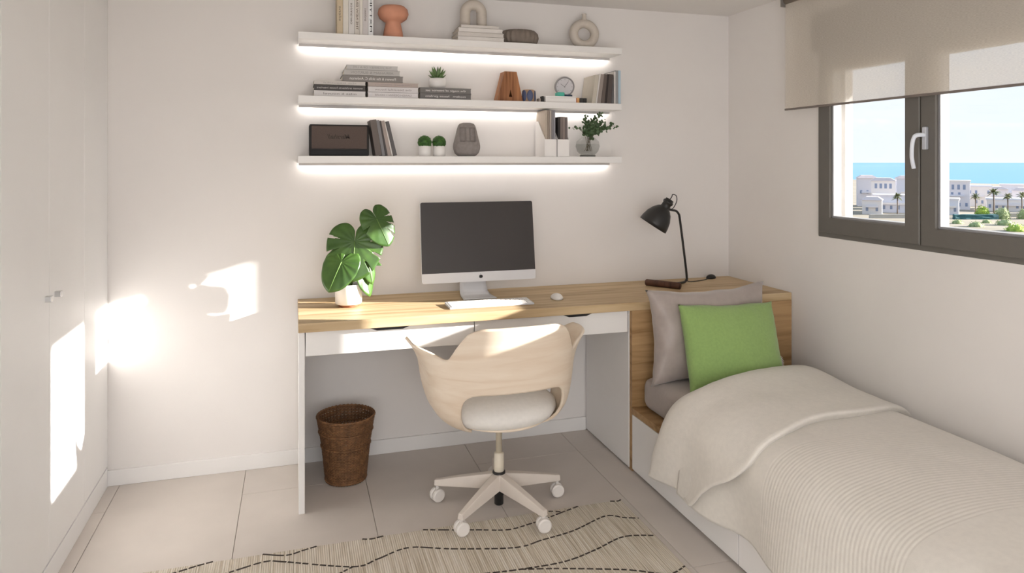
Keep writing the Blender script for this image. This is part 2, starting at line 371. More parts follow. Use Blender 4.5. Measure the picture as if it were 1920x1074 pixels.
# ---- duvet
DZ = .075
def cross(a):
    """a in 0..1 from wall side to hanging hem: returns x, z, outward normal"""
    P = [(2.400, .30), (2.398, .36), (2.385, .398), (2.34, .432), (2.25, .462), (2.10, .485), (1.9, .496), (1.72, .492), (1.60, .474), (1.530, .437), (1.495, .375), (1.482, .31), (1.474, .235), (1.466, .135)]
    L = [0]
    for p, q in zip(P, P[1:]): L.append(L[-1]+math.hypot(q[0]-p[0], q[1]-p[1]))
    s = a*L[-1]
    for i in range(len(P)-1):
        if s <= L[i+1]+1e-9: break
    t = (s-L[i])/(L[i+1]-L[i])
    g = lambda k: P[max(0, min(len(P)-1, k))]
    def cat(c):
        p0, p1, p2, p3 = g(i-1)[c], g(i)[c], g(i+1)[c], g(i+2)[c]
        return .5*(2*p1+(p2-p0)*t+(2*p0-5*p1+4*p2-p3)*t*t+(3*p1-p0-3*p2+p3)*t**3)
    return cat(0), cat(1)
def cross_n(a):
    x0, z0 = cross(max(0, a-.01)); x1, z1 = cross(min(1, a+.01)); dx, dz = x1-x0, z1-z0; l = math.hypot(dx, dz); return dz/l, -dx/l
def nn(x, y, z=0, s=1): return noise.noise(Vector((x*s, y*s, z*s)))
def duvet_fn(u, v):
    y = lerp(2.50, .96, v); x, z = cross(u); nx, nz_ = cross_n(u)
    d = .010*nn(x*2, y*2.2, z*2)+.005*nn(x*6, y*5, z*6+3)
    side = sstep(.60, .9, u)
    d += side*(.022*math.sin(y*8.0+1.2*math.sin(y*3))*sstep(.7, 1, u)+.008*nn(y*5, z*3, 1.7))
    d -= .020*sstep(1.55, 1.46, y)*sstep(1.40, 1.46, y)*0
    z2 = z+max(0, (1-side))*.012*nn(x*3+7, y*1.8)
    hem = sstep(.85, 1, u)*.02*nn(y*3, 5.5)
    return (min(2.394, x+nx*d), y, z2+nz_*abs(d)*1-hem)
def duvet_mat():
    m = mat('cream_waffle_duvet', srgb(224, 218, 209), .92, .03, 60, 0, sheen=.25); nt = m.node_tree; b = nt.nodes['Principled BSDF']
    t = nt.nodes.new('ShaderNodeTexCoord'); s = nt.nodes.new('ShaderNodeSeparateXYZ'); nt.links.new(t.outputs['Object'], s.inputs[0])
    mu = nt.nodes.new('ShaderNodeMath'); mu.operation = 'MULTIPLY'; mu.inputs[1].default_value = 2*math.pi/.0145; nt.links.new(s.outputs['Y'], mu.inputs[0])
    si = nt.nodes.new('ShaderNodeMath'); si.operation = 'SINE'; nt.links.new(mu.outputs[0], si.inputs[0])
    g = nt.nodes.new('ShaderNodeMath'); g.operation = 'GREATER_THAN'; g.inputs[1].default_value = 1.455; nt.links.new(s.outputs['Y'], g.inputs[0])
    g2 = nt.nodes.new('ShaderNodeMath'); g2.operation = 'LESS_THAN'; g2.inputs[1].default_value = 2.02; nt.links.new(s.outputs['Y'], g2.inputs[0])
    a = nt.nodes.new('ShaderNodeMath'); a.operation = 'MULTIPLY'; nt.links.new(g.outputs[0], a.inputs[0]); nt.links.new(g2.outputs[0], a.inputs[1])
    h = nt.nodes.new('ShaderNodeMath'); h.operation = 'MULTIPLY'; nt.links.new(si.outputs[0], h.inputs[0]); nt.links.new(a.outputs[0], h.inputs[1])
    fine = nt.nodes.new('ShaderNodeTexNoise'); fine.inputs['Scale'].default_value = 420; nt.links.new(t.outputs['Object'], fine.inputs['Vector'])
    ad = nt.nodes.new('ShaderNodeMath'); ad.operation = 'MULTIPLY_ADD'; ad.inputs[1].default_value = .5; nt.links.new(fine.outputs[0], ad.inputs[0]); nt.links.new(h.outputs[0], ad.inputs[2])
    bp = nt.nodes.new('ShaderNodeBump'); bp.inputs['Strength'].default_value = .17; bp.inputs['Distance'].default_value = .0028
    nt.links.new(ad.outputs[0], bp.inputs['Height']); nt.links.new(bp.outputs[0], b.inputs['Normal'])
    return m
M_duvet = duvet_mat()
M_fold = mat('cream_duvet_fold', srgb(228, 222, 213), .92, .03, 50, .25, 420, sheen=.25)
dv = thing('duvet', 'cream duvet with a ribbed band, folded back below the pillows', 'duvet', (0, 0, 0))
grid('duvet_cover', 90, 130, duvet_fn, M_duvet, dv, thick=.012, off=-1)
def fold_fn(u, v):
    """u across (wall side -> hem), v from head edge to fold's foot edge"""
    uu = lerp(.02, 1.0, u); x, z = cross(uu); nx, nz_ = cross_n(uu)
    yh = interp([(0, 2.88), (.18, 2.83), (.40, 2.74), (.58, 2.66), (.68, 2.63), (.8, 2.66), (1, 2.735)], u)
    yf = interp([(0, 2.30), (.15, 2.255), (.32, 2.185), (.48, 2.16), (.58, 2.13), (.68, 2.09), (.76, 2.085), (.82, 2.13), (.90, 2.27), (1, 2.40)], u)
    y = lerp(yh, yf, min(1, v/.94))
    e = min(1, max(0, v))
    th = max(0, (v-.94)/.06)*math.pi; y -= .018*math.sin(th); y += .022*max(0, (v-.97)/.03)
    top = sstep(0, .16, e)*(1+math.cos(th))/2
    puff = (.040-.004*sstep(.3, .9, v))*math.sqrt(max(0, top))*(1-.35*sstep(.75, 1, u))+.020*math.exp(-((v-.20)/.16)**2)*(1-sstep(.65, .9, u))
    puff += .010*nn(x*3, y*4, z*3+2)+.004*nn(x*9, y*9, z*9)
    side = sstep(.62, .85, u)
    puff += side*.020*math.sin(v*6.5+.8)*sstep(.70, 1, u)*(1 if v > .08 else .3)
    if v < .08 and u < .62: puff -= .035*(1-v/.08)
    hem = sstep(.9, 1, u)*(.03*math.sin(v*5+1)*.3)
    if v > .98: puff -= .012
    return (x+nx*puff if side > 0 else min(2.396, x), y, z+nz_*puff-hem+ (0 if u<.6 else 0))
grid('folded_cover', 90, 84, fold_fn, M_fold, dv, thick=.012, off=-1)

# ---- pillows
def pillow(name, label, wdt, hgt, thk, m, loc, rot, wr=.006, seed=0, pinch=.07):
    t = thing(name, label, 'pillow', loc); t.rotation_euler = rot
    bm = bmesh.new(); N = 44; layers = []
    for sgn in (1, -1):
        V = []
        for i in range(N+1):
            row = []
            for j in range(N+1):
                a, b = i/N*2-1, j/N*2-1
                e = max(0, (1-a**2))*max(0, (1-b**2))
                h = thk/2*(e**.42)
                kx = 1-pinch*(1-abs(b)**2.2)*abs(a)**3; ky = 1-pinch*(1-abs(a)**2.2)*abs(b)**3
                x = a*wdt/2*kx; z = b*hgt/2*ky
                edge = (1-e)**2
                wv = wr*(nn(a*2.2+seed, b*2.2, sgn)+.6*nn(a*6+seed, b*2.5, sgn*3)*edge+.5*math.sin(a*14+seed)*edge*abs(b)**4)*min(1, e*6)
                row.append(bm.verts.new((x+.004*nn(a*4, b*4, seed)*edge, -sgn*(h+wv), z+.006*nn(a*3.1, b*3.1, seed+4)*edge)))
            V.append(row)
        layers.append(V)
        for i in range(N):
            for j in range(N): bm.faces.new((V[i][j], V[i+1][j], V[i+1][j+1], V[i][j+1]) if sgn > 0 else (V[i][j], V[i][j+1], V[i+1][j+1], V[i+1][j]))
    bmesh.ops.remove_doubles(bm, verts=bm.verts, dist=.0012)
    from_bm('pillow_cover', bm, m, t, smooth=True)
    # piped seam
    A = layers
    return t
p1 = pillow('bed_pillow', 'large greige satin pillow leaning against the oak headboard', .66, .435, .17, M_pillow, (1.866, 2.922, .650), (R(-6), R(0), R(3)), .018, 1.3, .12)
p2 = pillow('cushion', 'green linen cushion leaning on the greige pillow', .51, .40, .15, M_green, (1.905, 2.792, .608), (R(-17), R(2), R(2)), .006, 4.1, .05)
bm = bmesh.new()
for k in range(9):
    a = R(-35+k*9); add_tube(bm, smooth_path([(.300, .004, -.180), (.345+.03*math.cos(a), .004, -.185+.03*math.sin(a)), (.355+.065*math.cos(a), .0, -.178+.05*math.sin(a))], 3), [.004]*6+[.0012], 5)
from_bm('tassel', bm, M_fringe, p1, smooth=True)

# ================================================================== rug
def rug_mat():
    m = mat('striped_rug_weave', srgb(196, 182, 160), .95, .1, 40, .5, 350); nt = m.node_tree; b = nt.nodes['Principled BSDF']
    t = nt.nodes.new('ShaderNodeTexCoord'); mp = nt.nodes.new('ShaderNodeMapping'); mp.inputs['Scale'].default_value = (150, 3, 1); nt.links.new(t.outputs['Object'], mp.inputs[0])
    n = nt.nodes.new('ShaderNodeTexNoise'); n.inputs['Scale'].default_value = 1; n.inputs['Detail'].default_value = 2; nt.links.new(mp.outputs[0], n.inputs['Vector'])
    r = nt.nodes.new('ShaderNodeValToRGB'); el = r.color_ramp.elements; nt.links.new(n.outputs[0], r.inputs[0])
    el[0].position = .34; el[0].color = srgb(184, 171, 153); el[1].position = .62; el[1].color = srgb(222, 213, 200); q = el.new(.44); q.color = srgb(206, 194, 177)
    nt.links.new(r.outputs[0], b.inputs['Base Color'])
    w = nt.nodes.new('ShaderNodeTexWave'); w.bands_direction = 'X'; w.inputs['Scale'].default_value = 40; nt.links.new(t.outputs['Object'], w.inputs['Vector'])
    bp = nt.nodes.new('ShaderNodeBump'); bp.inputs['Strength'].default_value = .5; bp.inputs['Distance'].default_value = .003; nt.links.new(w.outputs[0], bp.inputs['Height']); nt.links.new(bp.outputs[0], b.inputs['Normal'])
    return m
rug = thing('rug', 'beige striped flat-weave rug with dark dashed wavy lines on the tiles', 'rug', (0, 0, 0))
RT = .009
box('rug_weave', -.66, 1.335, 1.35, 2.765, .0, RT, rug_mat(), rug, bev=.003)
LN = {1: [(-.56, 2.70), (-.46, 2.712), (-.375, 2.737), (-.331, 2.752), (-.281, 2.764)], 2: [(-.111, 2.762), (-.029, 2.73), (.031, 2.746), (.087, 2.763)], 3: [(.248, 2.762), (.282, 2.753), (.33, 2.762)],
 4: [(.482, 2.762), (.569, 2.734), (.685, 2.699), (.802, 2.665), (.898, 2.683), (.964, 2.701), (1.049, 2.731), (1.139, 2.762)], 5: [(.974, 2.762), (1.016, 2.752), (1.058, 2.735)],
 6: [(-.56, 2.56), (-.38, 2.62), (-.196, 2.682), (-.099, 2.709), (-.034, 2.687), (.199, 2.583), (.289, 2.607), (.409, 2.65), (.563, 2.594), (.787, 2.534), (.906, 2.555), (1.045, 2.584), (1.209, 2.652), (1.276, 2.619), (1.332, 2.597)],
 7: [(.2, 2.50), (.45, 2.44), (.6, 2.41), (.766, 2.393), (.932, 2.393), (1.07, 2.432), (1.21, 2.485), (1.332, 2.458)], 8: [(.766, 2.393), (.915, 2.352), (1.123, 2.28), (1.25, 2.215), (1.332, 2.241)],
 9: [(1.283, 2.762), (1.315, 2.754), (1.332, 2.762)], 10: [(-.5, 2.30), (-.2, 2.40), (0, 2.47), (.199, 2.583)], 11: [(.3, 2.15), (.6, 2.2), (.9, 2.12), (1.332, 2.0)]}
M_stitch = mat('dark_stitch', srgb(62, 54, 48), .95, .2, 60)
for k, p in LN.items():
    P = smooth_path([(x, y, 0) for x, y in p], 10); bm = bmesh.new(); acc = 0
    for a, b in zip(P, P[1:]):
        L = (b-a).length
        n = max(1, int(L/.006))
        for i in range(n):
            q0, q1 = a.lerp(b, i/n), a.lerp(b, (i+1)/n); acc += L/n
            if (acc % .030) > .022: continue
            t = (q1-q0).normalized(); s = Vector((-t.y, t.x, 0))*.003
            vs = [bm.verts.new(q+o+Vector((0, 0, zz))) for zz in (RT-.002, RT+.0018) for q, o in ((q0, -s), (q1, -s), (q1, s), (q0, s))]
            for f in ((4, 5, 6, 7), (0, 1, 5, 4), (2, 3, 7, 6), (1, 2, 6, 5), (3, 0, 4, 7)): bm.faces.new([vs[j] for j in f])
    from_bm('stitched_line', bm, M_stitch, rug)

# ================================================================== chair
ch = thing('office_chair', 'swivel chair with pale plywood shell and white seat at the desk', 'chair', (.82, 2.862, 0), R(3))
TOP = [(0, .820), (20, .818), (28, .811), (34, .797), (39, .772), (44, .742), (49, .708), (53, .689), (57, .685), (63, .692), (72, .710), (82, .728), (92, .738), (102, .736), (111, .715), (117, .68), (120, .62)]
LOW = [(0, .556), (26, .555), (32, .551), (36, .543), (40, .527), (43, .503), (45.5, .470), (48, .425), (51, .393), (56, .377), (62, .374), (80, .374), (95, .41), (108, .475), (116, .54), (120, .59)]
HW = [(.355, .12), (.376, .165), (.40, .222), (.43, .256), (.47, .279), (.55, .297), (.65, .307), (.75, .316), (.83, .322)]
RB = [(.355, .10), (.376, .140), (.40, .182), (.43, .206), (.47, .222), (.60, .236), (.72, .250), (.83, .275)]
def shell(u, v):
    ph = lerp(-120, 120, u); a = abs(ph); h0 = interp(LOW, a); h1 = interp(TOP, a); z = lerp(h0, h1, v)
    hw = interp(HW, z); rb = interp(RB, z)
    hw += sstep(58, 84, a)*max(0, (z-.60)/.135)**1.6*.062
    aa = min(a, 90); s, c = math.sin(R(aa)), math.cos(R(aa))
    x = hw*(s**.84)*(1 if ph > 0 else -1); y = -rb*c**.9
    if a > 90: y += (a-90)/30*.165; x *= 1-.02*((a-90)/30)**2
    return (x, y, z)
grid('shell', 161, 36, shell, M_shell, ch, thick=.011, off=1)
# lower seat pan of plywood and cushion
def pan(u, v):
    a = u*2*math.pi; r = v; return (.20*r*math.cos(a), .20*r*math.sin(a)*1.05+.01, .370+.022*r**4)
grid('seat_pan', 49, 10, pan, M_shell, ch, thick=.010, off=-1)
bm = bmesh.new(); seg = 56
prof = [(.0, .383), (.12, .382), (.20, .386), (.236, .402), (.250, .425), (.246, .448), (.22, .470), (.15, .487), (.06, .494), (0, .495)]
lathe_bm(prof, seg, False, bm)
for v in bm.verts:
    v.co.y *= .93; v.co.y += .02
    n = math.hypot(v.co.x, v.co.y)
    if v.co.y > 0: v.co.y *= 1.05
from_bm('seat_cushion', bm, M_seat, ch, smooth=True)
lathe('gas_column', [(.013, .225), (.013, .366), (.034, .368), (.034, .374)], mat('column_cream', srgb(214, 203, 182), .4), ch, 24)
lathe('column_sleeve', [(.019, .150), (.021, .152), (.021, .232), (.014, .236)], mat('sleeve_cream', srgb(222, 212, 194), .4), ch, 24)
lathe('column_collar', [(.026, .147), (.027, .149), (.027, .156), (.022, .158)], M_black, ch, 24)
lathe('gas_spring_end', [(.016, .018), (.019, .021), (.019, .058), (.024, .064), (.024, .080), (.02, .100)], M_black, ch, 24)
bm = lathe_bm([(.03, .100), (.036, .104), (.036, .140), (.030, .148)], 24)
from_bm('hub', bm, M_base, ch, smooth=True)
leg_me = None; cas_me = None; RL = .272
for k in range(5):
    a = R(3+72*k)
    bm = bmesh.new(); S = [(.020, .024, .088, .150), (.10, .0205, .082, .134), (.18, .0175, .077, .117), (RL-.012, .0145, .071, .098), (RL+.010, .0135, .071, .094)]
    rr = [[bm.verts.new(p) for p in ((x, -w_, z0), (x, w_, z0), (x, w_*.75, z1), (x, -w_*.75, z1))] for x, w_, z0, z1 in S]
    for A, B in zip(rr, rr[1:]):
        for j in range(4): bm.faces.new((A[j], A[(j+1) % 4], B[(j+1) % 4], B[j]))
    bm.faces.new(rr[0]); bm.faces.new(rr[-1]); bmesh.ops.recalc_face_normals(bm, faces=bm.faces); bmesh.ops.bevel(bm, geom=bm.edges[:], offset=.002, segments=1, affect='EDGES')
    lg = from_bm('leg', bm, M_base, ch, smooth=False, rot=(0, 0, a))
    lift = RT if (k in (3, 4)) else 0
    bm = bmesh.new(); add_tube(bm, [(0, 0, .047), (0, 0, .074)], .0065, 10)
    for sy in (-1, 1):
        Mx = Matrix.Translation((.0, sy*.013, .029+lift*.9)) @ Matrix.Rotation(R(90), 4, 'X')
        rb_ = [];
        pr = [(.0, -.009), (.022, -.009), (.0275, -.005), (.0275, .005), (.022, .009), (0, .009)]
        for r, z in pr: rb_.append([bm.verts.new(Mx @ Vector((max(r, .0005)*math.cos(2*math.pi*i/20), max(r, .0005)*math.sin(2*math.pi*i/20), z))) for i in range(20)])
        for A, B in zip(rb_, rb_[1:]):
            for i in range(20): bm.faces.new((A[i], A[(i+1) % 20], B[(i+1) % 20], B[i]))
    add_box(bm, -.008, .008, -.005, .005, .028+lift*.8, .052)
    from_bm('caster', bm, M_caster, lg, smooth=False, loc=(RL, 0, 0), rot=(0, 0, -a+R([-8, 10, 14, 6, -6][k])))

# ================================================================== waste basket
bk = thing('waste_basket', 'round brown wicker waste basket on the floor under the desk', 'basket', (.226, 3.335, 0))
BR = [(0, .088), (.04, .092), (.17, .106), (.30, .128)]
def brad(z): 
    for (a, p), (b, q) in zip(BR, BR[1:]):
        if z <= b: return lerp(p, q, (z-a)/(b-a))
    return BR[-1][1]
bm = bmesh.new(); NS = 44
for i in range(46):
    z = .006+i*.0064; r0 = brad(z); pts = []
    for j in range(NS*2):
        a = 2*math.pi*j/(NS*2); s = (1 if (i % 2 == 0) else -1)*math.cos(a*NS/1.0)
        pts.append(((r0+.0022*s)*math.cos(a), (r0+.0022*s)*math.sin(a), z+.0008*math.sin(a*3+i)))
    add_tube(bm, pts, .0033, 5, True)
tag(from_bm('weave', bm, M_wick, bk, smooth=True), kind='stuff')
for z, dr in ((.294, .001), (.228, .004), (.165, .004), (.012, .002)):
    bm = bmesh.new(); pts = []
    for j in range(132):
        a = 2*math.pi*j/132; r = brad(z)+dr+.0018*math.sin(a*44); pts.append((r*math.cos(a), r*math.sin(a), z+.002*math.cos(a*44)))
    add_tube(bm, pts, .0048 if z > .29 else .0036, 6, True)
    from_bm('rim' if z > .29 else 'band', bm, M_wick, bk, smooth=True)
bm = bmesh.new()
for j in range(NS):
    a = 2*math.pi*j/NS; add_tube(bm, [((brad(z)-.001)*math.cos(a), (brad(z)-.001)*math.sin(a), z) for z in (.004, .1, .2, .296)], .0026, 5)
tag(from_bm('stakes', bm, M_wick2, bk, smooth=True), kind='stuff')
lathe('bottom', [(.002, .003), (.087, .003), (.087, .009), (.002, .009)], M_wick2, bk, 32)

# ================================================================== monitor, keyboard, mouse
mo = thing('desktop_computer', 'silver all-in-one computer with dark screen on the desk', 'computer', (.873, 3.40, .79))
tilt = Matrix.Translation((0, -.02, .075)) @ Matrix.Rotation(R(-8.5), 4, 'X')
W2 = .288
def slab(name, x0, x1, y0, y1, z0, z1, rad, m, M=None, corners=(1, 1, 1, 1)):
    bm = bmesh.new(); pts = []
    cs = [(x1-rad, z0+rad, -90, corners[0], x1, z0), (x1-rad, z1-rad, 0, corners[1], x1, z1), (x0+rad, z1-rad, 90, corners[2], x0, z1), (x0+rad, z0+rad, 180, corners[3], x0, z0)]
    for cx, cz, a0, on, px, pz in cs:
        if on: pts += [(cx+rad*math.cos(R(a0+k*15)), cz+rad*math.sin(R(a0+k*15))) for k in range(7)]
        else: pts.append((px, pz))
    A = [bm.verts.new((M or Matrix()) @ Vector((x, y0, z))) for x, z in pts]; B = [bm.verts.new((M or Matrix()) @ Vector((x, y1, z))) for x, z in pts]
    bm.faces.new(A); bm.faces.new(B[::-1]); n = len(pts)
    for i in range(n): bm.faces.new((A[i], B[i], B[(i+1) % n], A[(i+1) % n]))
    return from_bm(name, bm, m, mo)
slab('body', -W2, W2, 0, .012, 0, .392, .010, M_steel, tilt)
slab('screen', -W2+.001, W2-.001, -.003, .001, .047, .3915, .009, M_screen, tilt, (0, 1, 1, 0))
# emblem on the chin: small dark fruit silhouette with a bite and a leaf
bm = bmesh.new(); pts = []
for k in range(28):
    a = 2*math.pi*k/28; r = .0088*(1+.10*math.cos(2*a))*(1-.16*math.exp(-((a-math.pi/2)/.3)**2)-.10*math.exp(-((a-3*math.pi/2)/.3)**2))
    x, z = r*math.cos(a), r*math.sin(a)*1.03
    d = math.hypot(x+.0105, z-.001)
    if d < .0045: x = -.0105+.0045*math.cos(math.atan2(z-.001, x+.0105)); 
    pts.append((x, z))
f = bm.faces.new([bm.verts.new((x, 0, z)) for x, z in pts])
bm.faces.new([bm.verts.new(p) for p in ((0, 0, .0092), (-.0025, 0, .0115), (-.0035, 0, .0148), (-.0008, 0, .0125))])
r = bmesh.ops.extrude_face_region(bm, geom=bm.faces[:]); bmesh.ops.translate(bm, verts=[g for g in r['geom'] if isinstance(g, bmesh.types.BMVert)], vec=(0, .001, 0))
bmesh.ops.transform(bm, matrix=tilt @ Matrix.Translation((.004, -.0009, .024)), verts=bm.verts)
from_bm('emblem', bm, M_dark, mo)
def stand(u, v):
    P = [(.075, .17), (.068, .10), (.055, .05), (.035, .016), (.0, .006), (-.05, .005), (-.095, .005)]
    s = u*(len(P)-1); i = min(len(P)-2, int(s)); t = s-i; y = lerp(P[i][0], P[i+1][0], t); z = lerp(P[i][1], P[i+1][1], t)
    wdt = lerp(.060, .082, u); return (lerp(-wdt, wdt, v)-.02, y-.005, z)
grid('stand', 25, 7, stand, M_steel, mo, thick=.005, off=0)
kb = thing('keyboard', 'thin white keyboard lying on the desk before the screen', 'keyboard', (.865, 3.178, .79))
bm = bmesh.new(); add_box(bm, -.20, .20, -.058, .058, 0, .008)
for v in bm.verts:
    if v.co.z > .004 and v.co.y > 0: v.co.z = .013
bmesh.ops.bevel(bm, geom=bm.edges[:], offset=.002, segments=2, affect='EDGES'); from_bm('body', bm, M_steel, kb)
bm = bmesh.new()
for r_ in range(5):
    y = -.043+r_*.021; zt = .0085+(.0045)*(y+.058)/.116
    for c_ in range(18): add_box(bm, -.188+c_*.0211, -.188+c_*.0211+.018, y-.008, y+.008, zt-.001, zt+.0022)
tag(from_bm('keys', bm, M_pot, kb), kind='stuff')
ms = thing('mouse', 'white computer mouse on the desk right of the keyboard', 'mouse', (1.215, 3.225, .79), R(-10))
bm = bmesh.new(); bmesh.ops.create_uvsphere(bm, u_segments=24, v_segments=12, radius=1)
for v in bm.verts:
    x, y, z = v.co; v.co = (x*.030, y*.055, (.002 if z < 0 else .002+z*.024*(1-.25*y)))
from_bm('mouse_shell', bm, M_pot, ms, smooth=True)
lathe('mouse_base', [(.02, 0), (.026, 0), (.027, .003), (.02, .004)], M_dark, ms, 20).scale = (1, 1.7, 1)

# ================================================================== desk lamp
LX = Vector((-.894, -.447, 0))                        # from pole towards the shade
lp = thing('desk_lamp', 'black metal desk lamp with bell shade and walnut log foot', 'lamp', (2.055, 3.436, .79))
def lpt(a, z, s=0): return Vector((0, 0, z))+LX*a+Vector((.447, -.894, 0))*s
M_log = M_walnut
LOGC = .215
bm = bmesh.new(); d0 = Vector((.58, -.80, 0)).normalized()
L0 = lpt(LOGC, .0175)-d0*.105; L1 = lpt(LOGC, .0175)+d0*.090
add_tube(bm, [L0, L0.lerp(L1, .02), L0.lerp(L1, .98), L1], [.0155, .0175, .0175, .0155], 24); from_bm('log_foot', bm, M_log, lp, smooth=True)
pts = smooth_path([lpt(LOGC-.012, .012), lpt(.10, .008), lpt(.030, .007), lpt(.008, .015), lpt(.002, .04), lpt(.035, .20), lpt(.070, .355), lpt(.080, .380), lpt(.105, .398), lpt(.14, .404), lpt(.175, .409)], 6)
tube('stem', pts, .0062, M_black, lp, 12)
ax = Vector((-.50, .22, -.84)).normalized(); o0 = Vector((1.806-2.055, 3.36-3.436, 1.117-.79))-ax*.135
q = ax.to_track_quat('Z', 'Y').to_matrix().to_4x4(); Ms = Matrix.Translation(o0) @ q
bm = lathe_bm([(.024, .020), (.034, .026), (.052, .046), (.068, .078), (.076, .112), (.078, .135), (.0768, .135), (.0745, .112), (.066, .079), (.050, .048), (.032, .029), (.02, .024)], 48, False); bmesh.ops.transform(bm, matrix=Ms, verts=bm.verts)
sh = from_bm('shade', bm, M_black, lp, smooth=True)
bm = lathe_bm([(.010, -.030), (.022, -.028), (.024, -.018), (.028, -.016), (.028, -.006), (.024, -.003), (.024, .018), (.029, .026)], 32); bmesh.ops.transform(bm, matrix=Ms, verts=bm.verts)
cp = from_bm('socket_cap', bm, M_black, lp, smooth=True)
bm = lathe_bm([(.005, 0), (.007, .002), (.007, .012), (.005, .014)], 12); bmesh.ops.transform(bm, matrix=Ms @ Matrix.Translation((0, 0, -.006)) @ Matrix.Rotation(R(90), 4, 'Y') @ Matrix.Translation((0, 0, -.042)), verts=bm.verts)
from_bm('knob', bm, M_black, cp, smooth=True)
bm = lathe_bm([(.001, .05), (.020, .055), (.028, .075), (.026, .098), (.014, .112), (.001, .116)], 20); bmesh.ops.transform(bm, matrix=Ms, verts=bm.verts)
from_bm('bulb', bm, mat('unlit_bulb', srgb(235, 230, 220), .3), sh, smooth=True)
ct = o0-ax*.028
tube('cable_loop', smooth_path([ct, ct-ax*.018, ct+Vector((.022, .010, .026)), ct+Vector((.050, .022, .018)), ct+Vector((.056, .028, -.012)), ct+Vector((.036, .030, -.048)), lpt(.168, .410)], 6), .0024, M_black, lp, 8)
tube('joint', [lpt(.170, .409), o0-ax*.004], .0075, M_black, lp, 12)
ts = Vector((.206, .086, 0))
tube('cable', smooth_path([(0, 0, .016), (.012, .004, .006), (.05, .012, .003), (.12, .035, .003), (.17, .065, .003), ts+Vector((-.02, -.01, .006))], 6), .0024, M_black, lp, 6)
bm = bmesh.new(); bmesh.ops.create_uvsphere(bm, u_segments=20, v_segments=10, radius=1)
for v in bm.verts:
    x, y, z = v.co; v.co = (x*.034, y*.020, max(0, .004+z*.020))
from_bm('foot_switch', bm, M_black, lp, smooth=True, loc=ts, rot=(0, 0, R(15)))

# ================================================================== monstera
def monstera(name, parent, base, tip, normal, wid, slits, m=M_mon, thick=.0008, droop=.25, cut=.50):
    base, tip, nrm = Vector(base), Vector(tip), Vector(normal).normalized()
    L = (tip-base).length; ex = (tip-base).normalized(); nrm = (nrm-ex*nrm.dot(ex)).normalized(); ey = nrm.cross(ex)
    def rad(th):                      # 0 = tip direction, pi = back
        a = abs(th)/math.pi
        return interp([(0, 1.0), (.12, .88), (.30, .70), (.5, .62), (.7, .60), (.86, .52), (.95, .36), (1, .20)], a)
    nth, nr = 181, 12
    bm = bmesh.new(); V = []
    for i in range(nth):
        th = lerp(-math.pi*.985, math.pi*.985, i/(nth-1)); row = []
        for j in range(nr):
            p = j/(nr-1); rr = rad(th)*p*L
            x = rr*math.cos(th); y = rr*math.sin(th)*wid
            z = -droop*L*(p**2)*.55*(.4+.6*abs(math.cos(th)))-.05*L*abs(math.sin(th))*p+.008*L*math.sin(th*14)*p*min(1, abs(th))+.10*L*abs(y)/L*1.0*(1-p)
            row.append(bm.verts.new(base+ex*x+ey*y+nrm*z))
        V.append(row)
    for i in range(nth-1):
        th = lerp(-math.pi*.985, math.pi*.985, (i+.5)/(nth-1))
        for j in range(nr-1):
            p = (j+.5)/(nr-1)
            if any(abs(th-s) < hw*sstep(cut-.06, 1, p)+.012 and cut < p for s, hw in slits): continue
            bm.faces.new((V[i][j], V[i+1][j], V[i+1][j+1], V[i][j+1]))
    for v in [v for v in bm.verts if not v.link_faces]: bm.verts.remove(v)
    o = from_bm(name, bm, m, parent, smooth=True); s = o.modifiers.new('s', 'SOLIDIFY'); s.thickness = thick; s.offset = 0
    bm = bmesh.new(); add_tube(bm, [base+ex*(t*L)+nrm*(-droop*L*t*t*.55+.0012) for t in (0, .25, .5, .75, .95)], [.0022, .0018, .0014, .001, .0005], 6)
    from_bm('midrib', bm, M_monv, o, smooth=True)
    return o
pl = thing('monstera_plant', 'monstera in a white pot on the left end of the desk', 'plant', (.238, 3.34, .79))
bm = lathe_bm([(.045, .0), (.046, .012)], 40); from_bm('cork_foot', bm, M_cork, pl, smooth=True)
lathe('pot', [(.044, .010), (.056, .012), (.060, .016), (.061, .100), (.060, .103), (.057, .103), (.056, .098), (.055, .085)], M_pot, pl, 48, cap=False)
lathe('soil', [(.001, .088), (.056, .086)], M_soil, pl, 32, cap=False)
SL = [(.48, .035), (1.02, .050), (1.62, .060), (-.62, .040), (-1.12, .055), (-1.78, .060)]
monstera('leaf', pl, (.024, -.050, .300), (.010, -.088, .122), (-.22, -1, .35), 1.12, SL, droop=.08, cut=.56)
monstera('leaf', pl, (.122, -.055, .400), (.176, -.085, .278), (.30, -1, .25), .92, [(.5, .04), (1.0, .05), (1.55, .055), (-1.2, .09)], droop=.10, cut=.55)
monstera('leaf', pl, (-.036, -.070, .212), (-.098, -.105, .088), (-.50, -1, .25), .95, [], droop=.18)
monstera('leaf', pl, (.062, -.02, .200), (.100, -.04, .045), (.75, -.8, -.1), .62, [(.9, .05)], droop=.1)
monstera('leaf', pl, (.077, -.03, .235), (.110, -.045, .10), (.6, -1, .1), .52, [(.9, .05)], droop=.15)
monstera('leaf', pl, (.080, -.04, .225), (.146, -.065, .195), (.1, -.6, 1), .45, [], droop=.2)
for a, b in (((.0, 0, .086), (.024, -.050, .300)), ((.012, .01, .086), (.122, -.055, .40)), ((-.012, -.005, .086), (-.036, -.070, .212)), ((.01, .012, .086), (.062, -.02, .200)), ((.006, .006, .086), (.077, -.03, .235)), ((.0, .014, .086), (.080, -.04, .225))):
    a, b = Vector(a), Vector(b); tube('stem', smooth_path([a, a.lerp(b, .5)+Vector((0, .012, .02)), b], 5), .0030, M_stem, pl, 6)

